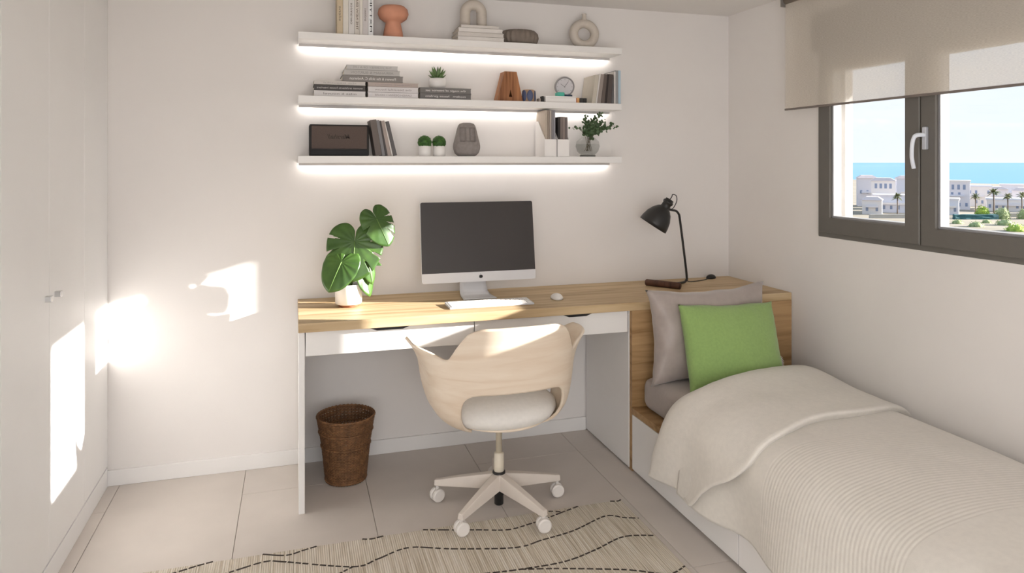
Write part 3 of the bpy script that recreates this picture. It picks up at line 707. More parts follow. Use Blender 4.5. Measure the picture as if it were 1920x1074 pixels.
# ================================================================== shelves
S1, S2, S3 = 2.050, 1.757, 1.479
for z, lb in ((S1, 'topmost white floating shelf with a light strip under it'), (S2, 'middle of the three white floating shelves, under the topmost'), (S3, 'lowest white floating shelf just above the computer')):
    s = thing('floating_shelf', lb, 'shelf', (.016, YB, z), 0, 'floating shelves above the desk')
    box('board', 0, 1.631, -.174, 0, -.0325, 0, M_white, s, bev=.001, seg=1, smooth=False)
    pf = box('led_profile', .004, 1.627, -.030, -.027, -.045, -.0325, M_profile, s)
    box('led_strip', .010, 1.621, -.0265, -.019, -.0395, -.0345, M_led, pf)

# ---- books
def book(label, loc, w, d, t, cov, group, rot=(0, 0, 0), letters=None, lcol=(240, 236, 230), lsize=None, lw=None, mirror=True, side_pages=True, vertical=False):
    """lying: spine faces the viewer (-Y); w along X, d along Y, t along Z"""
    b = thing('book', label, 'book', loc, 0, group); b.rotation_euler = rot
    ct = min(.003, t*.15); bm = bmesh.new()
    add_box(bm, 0, w, 0, d, .0008, ct); add_box(bm, 0, w, 0, d, t-ct, t); add_box(bm, .0015, w-.0015, .0016, ct+.0016, ct, t-ct)
    from_bm('cover', bm, cov, b)
    box('pages', .003, w-.003, ct+.0016, d-.004, ct, t-ct, M_page, b)
    if letters: text('lettering', letters, lsize or t*.62, cmat(*lcol), b, (w/2, .0012, t/2), (R(90), 0, 0), width=lw or w*.72, mirror=mirror)
    return b
def stand_book(label, x, y, z, t, h, d, cov, group, lean=0, letters=None, lcol=(90, 84, 80), lw=None, lsize=None, mirror=True):
    """standing: spine to viewer, thickness along X; built lying and turned up"""
    b = thing('book', label, 'book', (x, y, z), 0, group); b.rotation_euler = (0, R(lean), 0)
    ct = min(.003, t*.15); bm = bmesh.new()
    add_box(bm, 0, ct, 0, d, 0, h); add_box(bm, t-ct, t, 0, d, 0, h); add_box(bm, ct, t-ct, 0, ct, 0, h)
    from_bm('cover', bm, cov, b)
    box('pages', ct, t-ct, ct, d-.004, .003, h-.003, M_page, b)
    if letters: text('lettering', letters, lsize or t*.6, cmat(*lcol), b, (t/2, -.0006, h*.42), (R(90), R(90), 0), width=lw or h*.5, mirror=mirror)
    return b
g1 = 'upright books on the topmost shelf'
X = .192; Yf = 3.425
for wd, h, c, lb, tx, lw in ((.027, .235, (206, 188, 158), 'tan upright book, leftmost on the topmost shelf', 'silene', .07), (.026, .240, (226, 220, 210), 'off-white upright book beside the tan one on the topmost shelf', None, 0), (.027, .240, (222, 218, 214), 'pale upright book, third from the left on the topmost shelf', 'ceramics', .10),
    (.024, .238, (214, 206, 196), 'pale grey upright book with brown lettering on the topmost shelf', 'THE NEW ERA', .15), (.014, .236, (230, 224, 214), 'thin cream upright book between two lettered books on the topmost shelf', None, 0), (.026, .238, (208, 202, 200), 'grey upright book with small dark lettering on the topmost shelf', 'architect', .06), (.024, .236, (238, 238, 238), 'white upright book with large black capitals, next to the terracotta vase', 'MXTYIH', .16)):
    dark = {'THE NEW ERA': (110, 92, 76), 'MXTYIH': (40, 40, 42)}.get(tx, (120, 110, 100))
    stand_book(lb, X, Yf, S1, wd-.001, h, .135, cmat(*c), g1, 0, tx, dark, lw or None, wd*.62 if tx == 'MXTYIH' else None); X += wd

# terracotta mushroom vase
v_ = thing('vase', 'terracotta mushroom shaped vase on the topmost shelf', 'vase', (.460, 3.478, S1))
lathe('vase_body', [(.045, 0), (.050, .002), (.046, .03), (.036, .078), (.046, .084), (.066, .098), (.0745, .120), (.070, .143), (.055, .157), (.035, .161), (.02, .158), (.012, .15)], M_terra, v_, 40)
# stack of white books with arch vase
z = S1
for n, (w_, t, x, lb) in enumerate(((.238, .0215, .768, 'white book at the bottom of the stack under the arch vase'), (.236, .0215, .768, 'white book second from the bottom in the arch vase stack'), (.226, .0215, .772, 'white book third from the bottom in the arch vase stack'), (.196, .0145, .784, 'thin white book on top of the stack under the arch vase'))):
    book(lb, (x, 3.415, z), w_, .148, t-.0006, cmat((228, 214, 226, 218)[n], (222, 207, 220, 211)[n], (216, 200, 214, 204)[n]), 'white books under the arch vase'); z += t
av = thing('vase', 'beige arch shaped vase standing on the white book stack', 'vase', (.862, 3.475, z))
pts = [(-.043, 0, .0), (-.043, 0, .07)]+[(-.043*math.cos(R(a)), 0, .07+.043*math.sin(R(a))) for a in range(15, 180, 15)]+[(.043, 0, .07), (.043, 0, 0)]
P = [Vector(p) for p in pts]; dense = []
for a, b in zip(P, P[1:]): dense += [a.lerp(b, k/3) for k in range(3)]
dense.append(P[-1])
tube('arch_body', dense, .026, M_ceram, av, 18)
rb = thing('bowl', 'round ribbed brown stone bowl on the topmost shelf', 'bowl', (1.108, 3.487, S1))
bm = bmesh.new(); seg = 96; prof = [(.03, 0), (.082, .001), (.096, .014), (.103, .036), (.099, .058), (.083, .074), (.055, .079), (.046, .074), (.044, .06), (.03, .05), (.01, .048)]
rings = [[bm.verts.new(((r-.0085*(1-abs(math.cos(10*2*math.pi*i/seg)))*min(1, r/.06))*math.cos(2*math.pi*i/seg), (r-.0085*(1-abs(math.cos(10*2*math.pi*i/seg)))*min(1, r/.06))*math.sin(2*math.pi*i/seg)*.78, z)) for i in range(seg)] for r, z in prof]
for A, B in zip(rings, rings[1:]):
    for i in range(seg): bm.faces.new((A[i], A[(i+1) % seg], B[(i+1) % seg], B[i]))
bm.faces.new(rings[0][::-1]); bm.faces.new(rings[-1]); from_bm('bowl_body', bm, M_ribb, rb, smooth=True)
rv = thing('vase', 'beige ring shaped vase with narrow neck on the right end of the topmost shelf', 'vase', (1.466, 3.48, S1))
bm = bmesh.new(); pts = []
for k in range(48):
    a = 2*math.pi*k/48; pts.append((.060*math.cos(a), 0, .077+.056*math.sin(a)))
add_tube(bm, pts, [.0235]*48, 16, True)
for v in bm.verts:
    if v.co.z < .004: v.co.z = 0 if v.co.z < 0.0 else v.co.z
from_bm('ring_body', bm, M_ceram, rv, smooth=True)
lathe('neck', [(.017, .150), (.012, .158), (.0115, .178), (.0135, .184), (.010, .184), (.009, .17)], M_ceram, rv, 24)

# ---- middle shelf
ga, gb, gc, gd = 'books lying in the left stack', 'books lying in the middle stack', 'books lying across two stacks', 'dark books under the succulent'
z = S2
for t, c, lb, tx, lc in ((.027, (222, 218, 216), 'white book at the bottom of the left stack', 'nilas k nouvel', (130, 124, 120)), (.027, (74, 70, 68), 'dark grey book in the middle of the left stack', 'women architects house interiors', (200, 196, 192)), (.019, (206, 200, 194), 'pale grey book on top of the left stack', 'the beautiful', (170, 164, 158))):
    book(lb, (.086, 3.412, z), .236, .15, t-.0005, cmat(*c), ga, letters=tx, lcol=lc, lsize=t*.5, lw=.15 if tx != 'women architects house interiors' else .21); z += t
z = S2
for t, c, lb, tx in ((.0255, (226, 221, 220), 'white book at the bottom of the middle stack', 'DANISH DESIGN + HOUSE'), (.0265, (222, 217, 216), 'white book in the middle of the middle stack', 'the beautiful house'), (.021, (186, 172, 164), 'mauve grey book on top of the middle stack', 'northern interiors')):
    book(lb, (.332, 3.412, z), .241, .15, t-.0005, cmat(*c), gb, letters=tx, lcol=(160, 150, 148), lsize=t*.5); z += t
zt = S2+.073
for t, c, lb, tx, x0, w_, lc in ((.030, (136, 130, 126), 'grey book lying across the left and middle stacks', 'Flowers & the skills C. Anderson', .214, .285, (235, 232, 228)), (.0265, (190, 186, 182), 'light grey book on the grey book, above two stacks', 'ABRAHAM & BURTON', .222, .262, (150, 146, 142)), (.0225, (200, 197, 194), 'topmost light grey book of the pile on two stacks', 'THE JOURNEY OF A LIFE', .234, .240, (165, 160, 156))):
    book(lb, (x0, 3.412, zt), w_, .148, t-.0005, cmat(*c), gc, letters=tx, lcol=lc, lsize=t*.6, lw=w_*.76); zt += t
z = S2
for t, c, lb, tx in ((.0285, (112, 108, 106), 'dark grey book at the bottom under the succulent', 'modern   house gardens'), (.0275, (120, 116, 113), 'dark grey book directly under the succulent pot', 'the magic of interior set')):
    book(lb, (.580, 3.412, z), .255, .15, t-.0005, cmat(*c), gd, letters=tx, lcol=(232, 228, 224), lsize=t*.5, lw=.2); z += t
su = thing('succulent', 'small green succulent in a white bowl pot on dark books', 'plant', (.680, 3.48, z))
lathe('pot', [(.026, 0), (.033, .002), (.041, .018), (.0425, .036), (.039, .052), (.0365, .052), (.038, .045)], M_pot, su, 36, cap=False)
lathe('soil', [(.001, .045), (.037, .045)], M_soil, su, 24, cap=False)
def sleaf_bm(L, w_):
    bm = bmesh.new(); n = 7; V = []
    for i in range(n):
        t = i/(n-1); hw = w_*(math.sin(math.pi*min(1, .22+t*.78))**.8)*(1 if t < 1 else .05); x = L*t; zc = .12*L*t*t
        V.append([bm.verts.new((x, -hw, zc+hw*.5)), bm.verts.new((x, 0, zc-hw*.1)), bm.verts.new((x, hw, zc+hw*.5)), bm.verts.new((x, 0, zc-hw*.9))])
    for A, B in zip(V, V[1:]):
        for j in range(4): bm.faces.new((A[j], A[(j+1) % 4], B[(j+1) % 4], B[j]))
    bm.faces.new(V[0]); bm.faces.new(V[-1]); return bm
sm = None
for k in range(17):
    el = R([82, 60, 60, 58, 62, 56, 40, 38, 42, 40, 36, 44, 22, 25, 20, 24, 22][k]); az = R(k*137.5+20); L = [.068, .072, .07, .066, .07, .064, .066, .068, .06, .062, .066, .064, .056, .054, .058, .05, .054][k]
    if sm is None:
        o = from_bm('leaf', sleaf_bm(1, .13), M_succ, su, smooth=True); sm = o.data
    else: o = link('leaf', sm, None, su)
    o.location = (0, 0, .046); o.rotation_euler = (0, -el, az); o.scale = (L, L, L)
# wooden letter A
la = thing('letter_ornament', 'walnut wooden block letter A on the middle shelf', 'ornament', (1.045, 3.47, S2))
bm = bmesh.new(); dep = .030
outer = [(-.068, 0), (.068, 0), (.034, .152), (-.030, .152)]
tri = [(-.007, .024), (.011, .024), (.002, .062)]
import mathutils.geometry as mg
def poly_hole(bm, outer, hole, y0, y1):
    tess = mg.tessellate_polygon([[Vector((x, z, 0)) for x, z in outer], [Vector((x, z, 0)) for x, z in hole]]); allp = outer+hole
    A = [bm.verts.new((x, y0, z)) for x, z in allp]; B = [bm.verts.new((x, y1, z)) for x, z in allp]
    for t in tess: bm.faces.new([A[i] for i in t]); bm.faces.new([B[i] for i in reversed(t)])
    for base, P in ((0, outer), (len(outer), hole)):
        n = len(P)
        for i in range(n): bm.faces.new((A[base+i], A[base+(i+1) % n], B[base+(i+1) % n], B[base+i]))
poly_hole(bm, outer, tri, -.030, .045)
from_bm('letter_block', bm, wood('walnut_grain', srgb(112, 68, 42), srgb(178, 122, 80), (30, 6, 2.2), .5, 1.2), la)
box('slot_back', -.008, .012, .0445, .0455, .022, .064, M_dark, la)
wb = thing('ornament', 'blue and wood rounded block beside the walnut letter', 'ornament', (1.151, 3.465, S2))
lathe('wood_block', [(.030, 0), (.034, .003), (.035, .03), (.033, .058), (.028, .064), (.001, .065)], mat('ash_wood', srgb(176, 146, 116), .6, .15, 40), wb, 28)
for a in (-150, -95, -30):
    bm = bmesh.new(); bmesh.ops.create_uvsphere(bm, u_segments=16, v_segments=10, radius=1)
    for v in bm.verts: v.co = (v.co.x*.004, v.co.y*.0165, v.co.z*.029)
    from_bm('blue_petal', bm, mat('slate_blue', srgb(84, 92, 122), .6), wb, smooth=True, loc=(.0335*math.cos(R(a)), .0335*math.sin(R(a)), .032), rot=(0, 0, R(a)))
def cubelet(label, x, w_, h, c, y=3.45, d=.03, group=None, bev=.002):
    o = box('block', -w_/2, w_/2, -d/2, d/2, 0, h, cmat(*c), None, bev=bev); o.location = (x, y, S2); return tag(o, label, 'block', group)
cubelet('tiny grey wooden block between blue ornament and black block', 1.202, .013, .020, (160, 148, 138))
cubelet('tiny black block left of the white box on the middle shelf', 1.219, .011, .032, (44, 42, 42))
wbx = thing('storage_box', 'flat white box under the small round clock', 'box', (1.312, 3.465, S2))
box('box_body', -.084, .084, -.045, .045, 0, .024, M_pot, wbx, bev=.002); box('box_lid', -.085, .085, -.046, .046, .024, .033, M_white, wbx, bev=.002)
ck = thing('clock', 'small round grey clock on a teal stand on the white box', 'clock', (1.345, 3.462, S2+.033))
tf = Matrix.Translation((.0, -.004, .054)) @ Matrix.Rotation(R(-12), 4, 'Z') @ Matrix.Rotation(R(102), 4, 'X')
for nm, pf_, mm in (('clock_case', [(.002, -.010), (.050, -.010), (.052, -.006), (.052, .012), (.048, .015), (.044, .012), (.044, .010)], mat('clock_grey', srgb(150, 146, 146), .4)), ('clock_face', [(.001, .0095), (.0455, .0095), (.0455, .011), (.001, .0112)], mat('face_white', srgb(206, 202, 204), .6))):
    bm = lathe_bm(pf_, 40, False); bmesh.ops.transform(bm, matrix=tf, verts=bm.verts); fc = from_bm(nm, bm, mm, ck, smooth=(nm == 'clock_case'))
for ang, L in ((55, .026), (-35, .034)):
    bm = bmesh.new(); add_box(bm, -.001, .001, -.004, L, .0113, .0125); bmesh.ops.transform(bm, matrix=tf @ Matrix.Rotation(R(ang), 4, 'Z'), verts=bm.verts); from_bm('clock_hand', bm, cmat(110, 106, 108), fc)
bm = bmesh.new()
for k in range(12): add_box(bm, -.0008, .0008, .036, .041, .0113, .0118, Matrix.Rotation(R(30*k), 4, 'Z'))
bmesh.ops.transform(bm, matrix=tf, verts=bm.verts); from_bm('hour_marks', bm, cmat(120, 116, 118), fc)
box('clock_foot', -.044, -.004, -.022, .018, .0, .022, mat('teal_stand', srgb(82, 190, 168), .5), ck, bev=.004); o = box('clock_foot', -.004, .040, -.020, .018, .0, .012, mat('navy_stand', srgb(28, 52, 74), .5), ck, bev=.003)
for x, w_, h, c, lb in ((1.399, .010, .029, (206, 140, 170), 'tiny pink block right of the white box'), (1.413, .016, .0285, (226, 170, 110), 'tiny orange block between pink and black blocks'), (1.433, .018, .028, (60, 58, 56), 'small black block nearest the orange block'), (1.453, .019, .0275, (46, 44, 42), 'small black block beside the slanted books')): cubelet(lb, x, w_, h, c)
gs = 'slanting books at the right end of the middle shelf'
for x, t, h, c, lb, ln in ((1.484, .022, .150, (196, 188, 174), 'beige slanting book, first beside the black blocks', 8), (1.5065, .008, .156, (216, 212, 208), 'thin white slanting book beside the beige one', 8), (1.515, .021, .156, (150, 138, 132), 'mauve grey slanting book, third at the right end', 7.4), (1.5375, .019, .156, (98, 86, 80), 'brown slanting book before the black one', 6.6), (1.5575, .012, .156, (46, 36, 34), 'black slanting book between two brown books', 5.6), (1.5705, .024, .156, (84, 74, 70), 'dark brown slanting book leaning on the upright books', 4.6)):
    stand_book(lb, x-.004, 3.412, S2, t-.0008, h, .15, cmat(*c), gs, ln)
for x, t, h, c, lb in ((1.6085, .008, .170, (222, 216, 212), 'thin white upright book right of the slanting books'), (1.617, .014, .176, (150, 150, 150), 'grey upright book near the end of the middle shelf'), (1.632, .014, .176, (178, 200, 214), 'pale blue upright book at the very end of the middle shelf')):
    stand_book(lb, x, 3.412, S2, t-.0008, h, .145, cmat(*c), 'upright books ending the middle shelf')

# ---- lowest shelf
spk = thing('speaker', 'black speaker with brown grille on the left of the lowest shelf', 'speaker', (.203, 3.49, S3))
box('cabinet', -.137, .137, -.06, .06, 0, .148, mat('black_vinyl', srgb(30, 26, 25), .6, .1, 200, .2, 500), spk, bev=.006)
box('grille', -.127, .127, -.0635, -.055, .034, .141, mat('brown_grille_cloth', srgb(96, 82, 76), .9, .12, 300, .4, 900), spk, bev=.003)
box('base_strip', -.130, .130, -.0620, -.055, .004, .028, M_dark, spk, bev=.002)
text('lettering', 'Marshall', .03, cmat(58, 46, 38), spk, (.0, -.0641, .090), (R(90), 0, 0), width=.105, mirror=True, shear=.35, bold=.0004)
gl = 'leaning books beside the speaker'
X = .342
for t, h, c, lb, ln in ((.030, .172, (104, 94, 88), 'brown leaning book touching the speaker', -9), (.015, .172, (128, 126, 128), 'slate grey leaning book, second from the speaker', -9.6), (.010, .170, (70, 64, 62), 'thin dark leaning book, third from the speaker', -10.4), (.017, .170, (166, 152, 144), 'pinkish grey leaning book in the leaning row', -11.2), (.007, .166, (226, 220, 214), 'thin white leaning book in the leaning row', -12), (.019, .168, (92, 88, 88), 'dark grey leaning book at the open end of the row', -13.5)):
    b = stand_book(lb, X+.028, 3.418, S3+t*math.sin(R(-ln))*0+.0005, t-.001, h, .14, cmat(*c), gl, ln); X += t/math.cos(R(ln))+.0006
    b.location.z = S3+.0004
for x, lb in ((.612, 'potted box ball on the lowest shelf, the one nearer the speaker'), (.684, 'potted box ball on the lowest shelf, the one nearer the stone head')):
    b = thing('topiary', lb, 'plant', (x, 3.46, S3), 0, 'small potted box balls')
    lathe('pot', [(.027, 0), (.0295, .002), (.0305, .050), (.028, .052), (.027, .046)], M_pot, b, 28)
    bm = bmesh.new(); bmesh.ops.create_icosphere(bm, subdivisions=4, radius=1)
    for v in bm.verts:
        n = v.co.normalized(); d = 1+.10*noise.noise(n*9+Vector((x*50, 0, 0)))+.07*noise.noise(n*22); v.co = Vector((n.x*.0335*d, n.y*.0335*d, .068+n.z*.034*d if n.z > -.5 else .050+n.z*.004))
    from_bm('foliage', bm, M_box, b, smooth=False)
# stone head
hd = thing('sculpture', 'grey stone head sculpture with a long nose on the lowest shelf', 'sculpture', (.829, 3.485, S3), R(-4))
def headf(u, v):
    a = 2*math.pi*u; zz = v
    wx = interp([(0, .040), (.03, .048), (.12, .061), (.28, .0675), (.6, .056), (.9, .0435), (.965, .036), (1, .02)], zz); wy = wx*.82
    ca, sa = math.cos(a), math.sin(a); e = .72
    x = wx*abs(ca)**e*(1 if ca > 0 else -1); y = wy*abs(sa)**e*(1 if sa > 0 else -1); z = .169*zz
    if sa < 0:                                    # front side faces the room
        f = sstep(0, .5, -sa); xx = x/.05
        d = 0
        inz = sstep(.42, .47, zz)*sstep(.87, .82, zz); eye = inz*sstep(.80, .72, abs(xx))
        d += .016*eye
        nose = sstep(.30, .16, abs(xx))*sstep(.42, .45, zz)*sstep(.88, .80, zz)
        d -= .020*nose*(1-.35*sstep(.5, .82, zz))
        y += d*f
    return (x, y, z)
o = grid('head_block', 129, 90, headf, M_stone, hd); 
bm = bmesh.new(); bm.from_mesh(o.data); bmesh.ops.remove_doubles(bm, verts=bm.verts, dist=.00005); bmesh.ops.holes_fill(bm, edges=[e for e in bm.edges if e.is_boundary]); bm.to_mesh(o.data); bm.free()
# magazine files
def mfile(x, label, mags):
    t = thing('magazine_file', label, 'magazine file', (x, 3.412, S3), 0, 'white magazine files on the lowest shelf'); bm = bmesh.new()
    w_, d, hf, hb, th = .064, .150, .088, .185, .003
    prof_ = [(0, 0), (d, 0), (d, hb), (d-.045, hb), (0.0, hf)]
    for x0 in (0, w_-th):
        A = [bm.verts.new((x0, y, z)) for y, z in prof_]; B = [bm.verts.new((x0+th, y, z)) for y, z in prof_]
        bm.faces.new(A); bm.faces.new(B[::-1])
        for i in range(5): bm.faces.new((A[i], B[i], B[(i+1) % 5], A[(i+1) % 5]))
    add_box(bm, th, w_-th, 0, th, 0, hf); add_box(bm, th, w_-th, d-th, d, 0, hb); add_box(bm, th, w_-th, th, d-th, 0, th)
    from_bm('file_case', bm, M_pot, t)
    return t
mfile(1.221, 'white magazine file holding tall grey magazines, the one nearer the stone head', None)
mfile(1.290, 'white magazine file holding shorter brown magazines, the one nearer the eucalyptus vase', None)
gm = 'magazines in the white files'
X = 1.2255
for t, h, c, lb in ((.012, .2335, (188, 174, 158), 'tan magazine in the left white file'), (.012, .2335, (150, 136, 124), 'taupe magazine in the left white file'), (.010, .2335, (182, 170, 160), 'pale magazine in the left white file'), (.011, .2335, (134, 130, 132), 'grey magazine in the left white file'), (.011, .2335, (150, 148, 152), 'bluish grey magazine in the left white file')):
    o = box('magazine', 0, t-.0008, 0, .138, 0, h, cmat(*c), None, bev=.0006, seg=1, smooth=False); o.location = (X, 3.418, S3+.0032); tag(o, lb, 'magazine', gm); X += t
X = 1.2945
for t, h, c, lb in ((.013, .200, (44, 38, 36), 'black magazine in the right white file'), (.014, .2015, (120, 108, 102), 'brown magazine in the right white file'), (.013, .2015, (138, 124, 118), 'mauve brown magazine in the right white file'), (.014, .2005, (112, 102, 98), 'dark taupe magazine in the right white file')):
    o = box('magazine', 0, t-.0008, 0, .138, 0, h, cmat(*c), None, bev=.0006, seg=1, smooth=False); o.location = (X, 3.418, S3+.0032); tag(o, lb, 'magazine', gm); X += t
# eucalyptus in glass vase
gv = thing('vase', 'clear glass vase with eucalyptus twigs on the lowest shelf', 'vase', (1.484, 3.475, S3))
M_vglass = thin_glass('vase_glass', (.88, .885, .88, 1), .02, .10)
lathe('glass_body', [(.026, .006), (.040, .010), (.056, .028), (.0645, .055), (.059, .080), (.042, .096), (.034, .102), (.033, .106)], M_vglass, gv, 40, cap=False)
lathe('glass_base', [(.001, 0), (.040, 0), (.044, .005), (.036, .010), (.001, .011)], mat('thick_glass_base', srgb(120, 118, 112), .15), gv, 32)
lathe('water', [(.001, .012), (.038, .013), (.054, .030), (.0615, .055), (.060, .066), (.001, .066)], thin_glass('water', (.93, .935, .93, 1), 0, .02), gv, 32, cap=False)
random.seed(11); bm = bmesh.new(); tips = [(-.092, -.01, .150, .012), (.155, -.01, .165, .0), (-.01, .0, .205, 0), (.065, -.02, .225, 0), (.10, .02, .190, 0), (.03, .03, .19, 0), (.045, -.035, .165, 0), (.0, -.04, .165, 0), (.11, -.03, .150, 0)]
lb_ = bmesh.new()
def disc(bm, c, n, r):
    n = n.normalized(); a = n.cross(Vector((.3, .2, 1))).normalized(); b = n.cross(a); vs = [bm.verts.new(c+(a*math.cos(k*math.pi/4)+b*math.sin(k*math.pi/4))*r*(1+.12*math.cos(k*math.pi/4))+n*(.10*r if k % 2 else 0)) for k in range(8)]
    cc = bm.verts.new(c-n*.15*r)
    for k in range(8): bm.faces.new((vs[k], vs[(k+1) % 8], cc))
for tx, ty, tz, sp_ in tips:
    b0 = Vector((random.uniform(-.02, .02), random.uniform(-.015, .015), .03)); b1 = Vector((tx*.16, ty*.2, .105)); b2 = Vector((tx, ty, tz)); mid_ = b1.lerp(b2, .5)+Vector((0, 0, .02))
    path = smooth_path([b0, b1, mid_, b2], 6); add_tube(bm, path, .0011, 5)
    n = len(path)
    for i, p in enumerate(path):
        if i < 7: continue
        t = (i-6)/(n-7)
        for s in range(1 if tx < -.05 else 4):
            if tx < -.05 and t < .3: continue
            off = Vector((random.uniform(-1, 1), random.uniform(-1, 1), random.uniform(-.6, .8))).normalized()*random.uniform(.006, .022)
            disc(lb_, p+off, Vector((random.uniform(-1, 1), -1.2, random.uniform(-.3, 1))), random.uniform(.0065, .0105)*(1-.4*t))
from_bm('twigs', bm, mat('twig', srgb(96, 84, 60), .7), gv, smooth=True)
lf = from_bm('foliage', lb_, M_euc, gv); tag(lf, kind='stuff')

# ================================================================== outside the window
M_sand = mat('dry_ground', srgb(150, 138, 118), .95, .15, .2)
M_sea = mat('sea_water', srgb(84, 146, 186), .35, .04, .01, spec=.5)
M_villa = [mat('villa_render_%s' % 'abc'[i], srgb(*c), .9, .02, .3) for i, c in enumerate(((222, 216, 219), (228, 220, 216), (216, 215, 223)))]
M_vroof = mat('villa_roof', srgb(226, 206, 198), .9, .05, 1)
M_vwin = mat('villa_window', srgb(128, 140, 166), .3)
gd_ = bmesh.new()
vs = [gd_.verts.new(p) for p in ((4.5, -60, -6.0), (230, -60, -6.0), (230, 260, -6.0), (4.5, 260, -6.0))]; gd_.faces.new(vs)
r = bmesh.ops.extrude_face_region(gd_, geom=gd_.faces[:]); bmesh.ops.translate(gd_, verts=[g for g in r['geom'] if isinstance(g, bmesh.types.BMVert)], vec=(0, 0, -2))
tag(struct(from_bm('ground', gd_, M_sand)))
bm = bmesh.new(); vs = [bm.verts.new(p) for p in ((120, -9000, -12), (14000, -9000, -12), (14000, 14000, -12), (-2000, 14000, -12), (120, 261, -12))]; bm.faces.new(vs)
tag(from_bm('sea', bm, M_sea), 'turquoise sea behind the white villas outside the window', 'sea', kind='stuff')
VB = [(92.6, 97.1, -.98, 2.9, 'white villa far left in the left window pane, tall behind a low one', 0), (88.8, 89.9, -1.24, 3.4, 'white villa with wide glazed storey in the left window pane', 1), (97.7, 93.5, -1.03, 3.6, 'white villa cut by the middle sash in the left pane', 2),
      (78.6, 81.6, -3.71, 2.5, 'low white house at the front left in the left pane', 1), (84.6, 83.5, -3.33, 5.6, 'broad low white house behind the palm in the left pane', 2), (99.8, 86.6, -1.41, 3.8, 'white villa with a row of four windows in the right pane', 0), (109.7, 91.9, -2.43, 5.2, 'white villa roof stepping down behind the four-window villa', 1),
      (88.5, 77.5, -3.66, 1.8, 'small white house at the left edge of the right pane', 2), (120.4, 97.0, -3.17, 4.6, 'far white villa behind the tallest palm', 0), (127.5, 99.0, -2.62, 3.6, 'far white villa with flat raised roof in the right pane', 2), (110.5, 83.3, -2.84, 3.8, 'white villa at the right edge of the right pane', 0), (103.2, 80.3, -4.02, 6.0, 'long low white house behind the right palms', 1)]
win_me = None
for n, (x, y, zt, w_, lb, mi) in enumerate(VB):
    rz = R([-38, -44, -40, -46, -43, -50, -46, -50, -48, -52, -52, -50][n])
    b = thing('villa', lb, 'building', (x, y, -6.0), rz, 'white villas outside the window'); h = zt+6.0; d = 3.0
    box('wall', -w_/2, w_/2, 0, d, 0, h-.25, M_villa[mi], b)
    if n in (0, 1, 2, 3, 8, 10): 
        bm = bmesh.new(); P = [(-w_/2-.15, -.15), (w_/2+.15, -.15), (w_/2+.15, d+.15), (-w_/2-.15, d+.15)]; A = [bm.verts.new((x_, y_, h-.25)) for x_, y_ in P]; B = [bm.verts.new((x_*.55, lerp(y_, d/2, .45), h+.22)) for x_, y_ in P]
        bm.faces.new(A); bm.faces.new(B)
        for i in range(4): bm.faces.new((A[i], A[(i+1) % 4], B[(i+1) % 4], B[i]))
        from_bm('roof', bm, M_vroof, b)
    else: box('roof', -w_/2-.1, w_/2+.1, -.1, d+.1, h-.25, h, M_villa[(mi+1) % 3], b)
    rows = max(1, int(h/1.7)); ncol = max(2, int(w_/.85))
    for r_ in range(rows):
        for c_ in range(ncol):
            if n in (1,) and r_ == rows-1: continue
            if (c_*3+r_*2+n) % 4 == 0: continue
            xx = (c_+.5)/ncol*w_-w_/2; zz = .5+r_*1.65
            if win_me is None:
                o = box('window', -.16, .16, -.03, .03, 0, .55, M_vwin, b); win_me = o.data
            else: o = link('window', win_me, None, b)
            o.location = (xx, 0, zz)
    if n in (1, 5): 
        for k in range(4): o = link('window', win_me, None, b); o.location = (-w_*.3+k*w_*.2, 0, h-1.45); o.scale = (1.1, 1, 1.4)
    box('balcony', -w_*.32, w_*.30, -.35, 0, h*.45, h*.45+.28, M_villa[(mi+2) % 3], b)
M_frond = leaf_mat('palm_frond', srgb(92, 104, 70), srgb(150, 150, 110), .7, 2)
M_trunk = mat('palm_trunk', srgb(120, 106, 96), .9, .2, 8)
def palm(x, y, zt, s, lb, seed):
    random.seed(seed); t = thing('palm_tree', lb, 'palm', (x, y, -6.0), 0, 'palms outside the window'); h = zt+6.0-.3*s
    tube('trunk', [(0, 0, 0), (.03, 0, h*.5), (0, 0, h)], [.10*s, .075*s, .085*s], M_trunk, t, 8)
    bm = bmesh.new()
    for k in range(40):
        az = random.uniform(0, 6.28); el = random.uniform(-.5, 1.25); L = random.uniform(.55, .85)*s; d = Vector((math.cos(az)*math.cos(el), math.sin(az)*math.cos(el), math.sin(el)))
        sd = d.cross(Vector((0, 0, 1))).normalized(); prev = None
        for i in range(5):
            f = i/4; p = Vector((0, 0, h))+d*L*f-Vector((0, 0, .30*L*f*f)); w_ = .10*s*math.sin(math.pi*(.12+.84*f))
            q = (bm.verts.new(p-sd*w_-Vector((0, 0, w_*.5))), bm.verts.new(p), bm.verts.new(p+sd*w_-Vector((0, 0, w_*.5))))
            if prev: bm.faces.new((prev[0], q[0], q[1], prev[1])); bm.faces.new((prev[1], q[1], q[2], prev[2]))
            prev = q
    from_bm('crown', bm, M_frond, t)
for a in ((80.4, 78.9, -3.0, 1.1, 'palm before the white houses in the left window pane', 1), (90.8, 75.7, -3.0, 1.0, 'leftmost palm in the right pane, above the bright green tree', 2), (92.3, 74.2, -2.3, 1.2, 'tallest palm in the right pane with a bare trunk', 3), (93.2, 72.9, -2.9, 1.0, 'palm between the tallest palm and the frame in the right pane', 4), (95.0, 72.3, -2.75, 1.0, 'rightmost palm at the edge of the right pane', 5)): palm(*a)
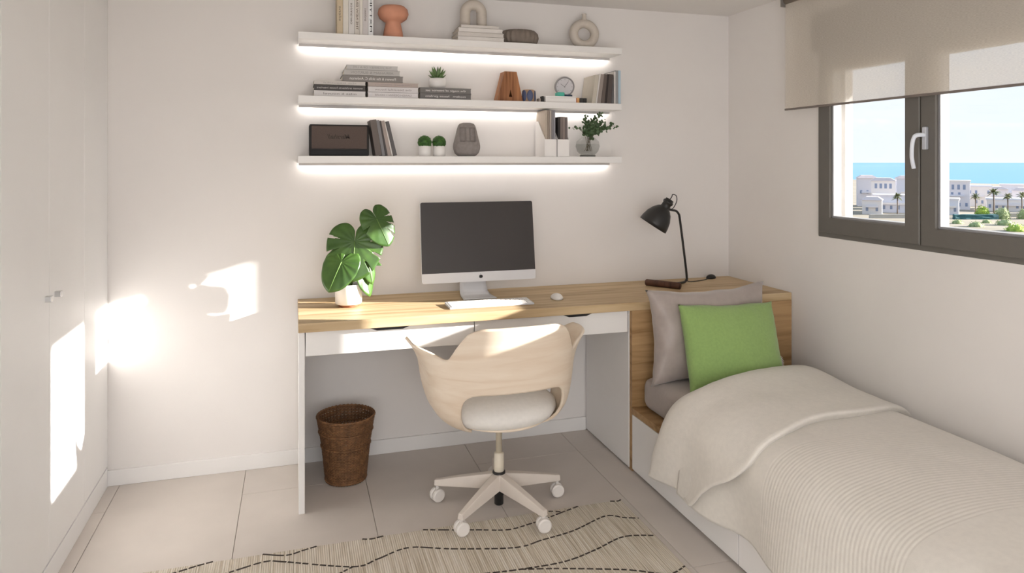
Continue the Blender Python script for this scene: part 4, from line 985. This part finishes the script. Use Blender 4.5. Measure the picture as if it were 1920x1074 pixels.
def shrub(name, x, y, z, sx, sy, sz, m, lb, cat, seed, group=None, leaves=420):
    random.seed(seed); t = thing(name, lb, cat, (x, y, z), R(-45), group); bm = bmesh.new()
    for k in range(leaves):
        n = Vector((random.gauss(0, 1), random.gauss(0, 1), abs(random.gauss(0, 1)))).normalized(); r = random.uniform(.75, 1.05)
        c_ = Vector((n.x*sx*r, n.y*sy*r, n.z*sz*r)); d = .13*max(sx, sz)
        a = n.cross(Vector((.1, .3, 1))).normalized(); b = n.cross(a)
        v = [bm.verts.new(c_+a*random.uniform(-d, d)+b*random.uniform(-d, d)+n*random.uniform(-d, d)*.5) for _ in range(3)]; bm.faces.new(v)
    bmesh.ops.create_icosphere(bm, subdivisions=2, radius=1, matrix=Matrix.Diagonal((sx*.85, sy*.85, sz*.85, 1)))
    from_bm('foliage', bm, m, t)
M_lime = leaf_mat('lime_foliage', srgb(120, 156, 50), srgb(196, 206, 96), .8, 2)
M_olive = leaf_mat('olive_foliage', srgb(128, 148, 98), srgb(186, 192, 140), .8, 2)
M_teal = leaf_mat('teal_hedge', srgb(28, 74, 84), srgb(58, 110, 112), .8, 2)
shrub('tree', 87.4, 71.9, -6.0, .95, .9, 1.7, M_lime, 'bright lime green tree above the dark hedge', 'tree', 21)
shrub('tree', 89.0, 70.4, -6.0, 1.0, .9, 1.5, M_olive, 'pale olive tree right of the lime green tree', 'tree', 22)
shrub('tree', 91.6, 69.4, -6.0, .8, .9, 1.4, M_olive, 'pale olive tree beside the rightmost palm', 'tree', 25)
for n, (x, y, s, lb) in enumerate(((76.8, 66.4, .7, 'olive shrub at the left of the dry slope'), (75.3, 62.7, .85, 'olive shrub in the middle of the dry slope'), (80.4, 63.2, 1.0, 'big olive shrub on the dry slope'), (74.6, 57.4, 1.1, 'olive shrub at the right window edge'), (81.1, 66.1, .6, 'small shrub close under the hedge'))):
    shrub('shrub', x, y, -6.0, s, s, s*.75, M_olive if n != 3 else M_lime, lb, 'shrub', 30+n, 'shrubs on the dry slope', 260)
def wallbox(name, lb, cat, x0, y0, x1, y1, z0, z1, th, m):
    L = math.hypot(x1-x0, y1-y0); t = thing(name, lb, cat, ((x0+x1)/2, (y0+y1)/2, z0), math.atan2(y1-y0, x1-x0)); return t, L
t, L = wallbox('hedge', 'clipped dark teal hedge before the villas in the right pane', 'hedge', 82.3, 71.7, 87.8, 70.1, -6, 0, .6, M_teal)
bm = bmesh.new(); add_box(bm, -L/2, L/2, -.3, .3, 0, .62); bmesh.ops.subdivide_edges(bm, edges=bm.edges[:], cuts=7, use_grid_fill=True)
for v in bm.verts: v.co += Vector((noise.noise(v.co*3), noise.noise(v.co*3+Vector((9, 0, 0))), noise.noise(v.co*3+Vector((0, 9, 0)))))*.09
from_bm('foliage', bm, M_teal, t)
M_gw = mat('garden_wall', srgb(176, 172, 166), .9, .08, 2)
for x0, y0, x1, y1, lb in ((73.0, 76.2, 79.0, 74.4, 'grey garden wall in the left window pane'), (90.0, 73.4, 98.0, 70.8, 'grey garden wall right of the hedge in the right pane')):
    t, L = wallbox('garden_wall', lb, 'wall', x0, y0, x1, y1, -6, 0, .3, M_gw); box('wall_body', -L/2, L/2, -.15, .15, 0, .46, M_gw, t); box('coping', -L/2, L/2, -.2, .2, .46, .54, M_gw, t)
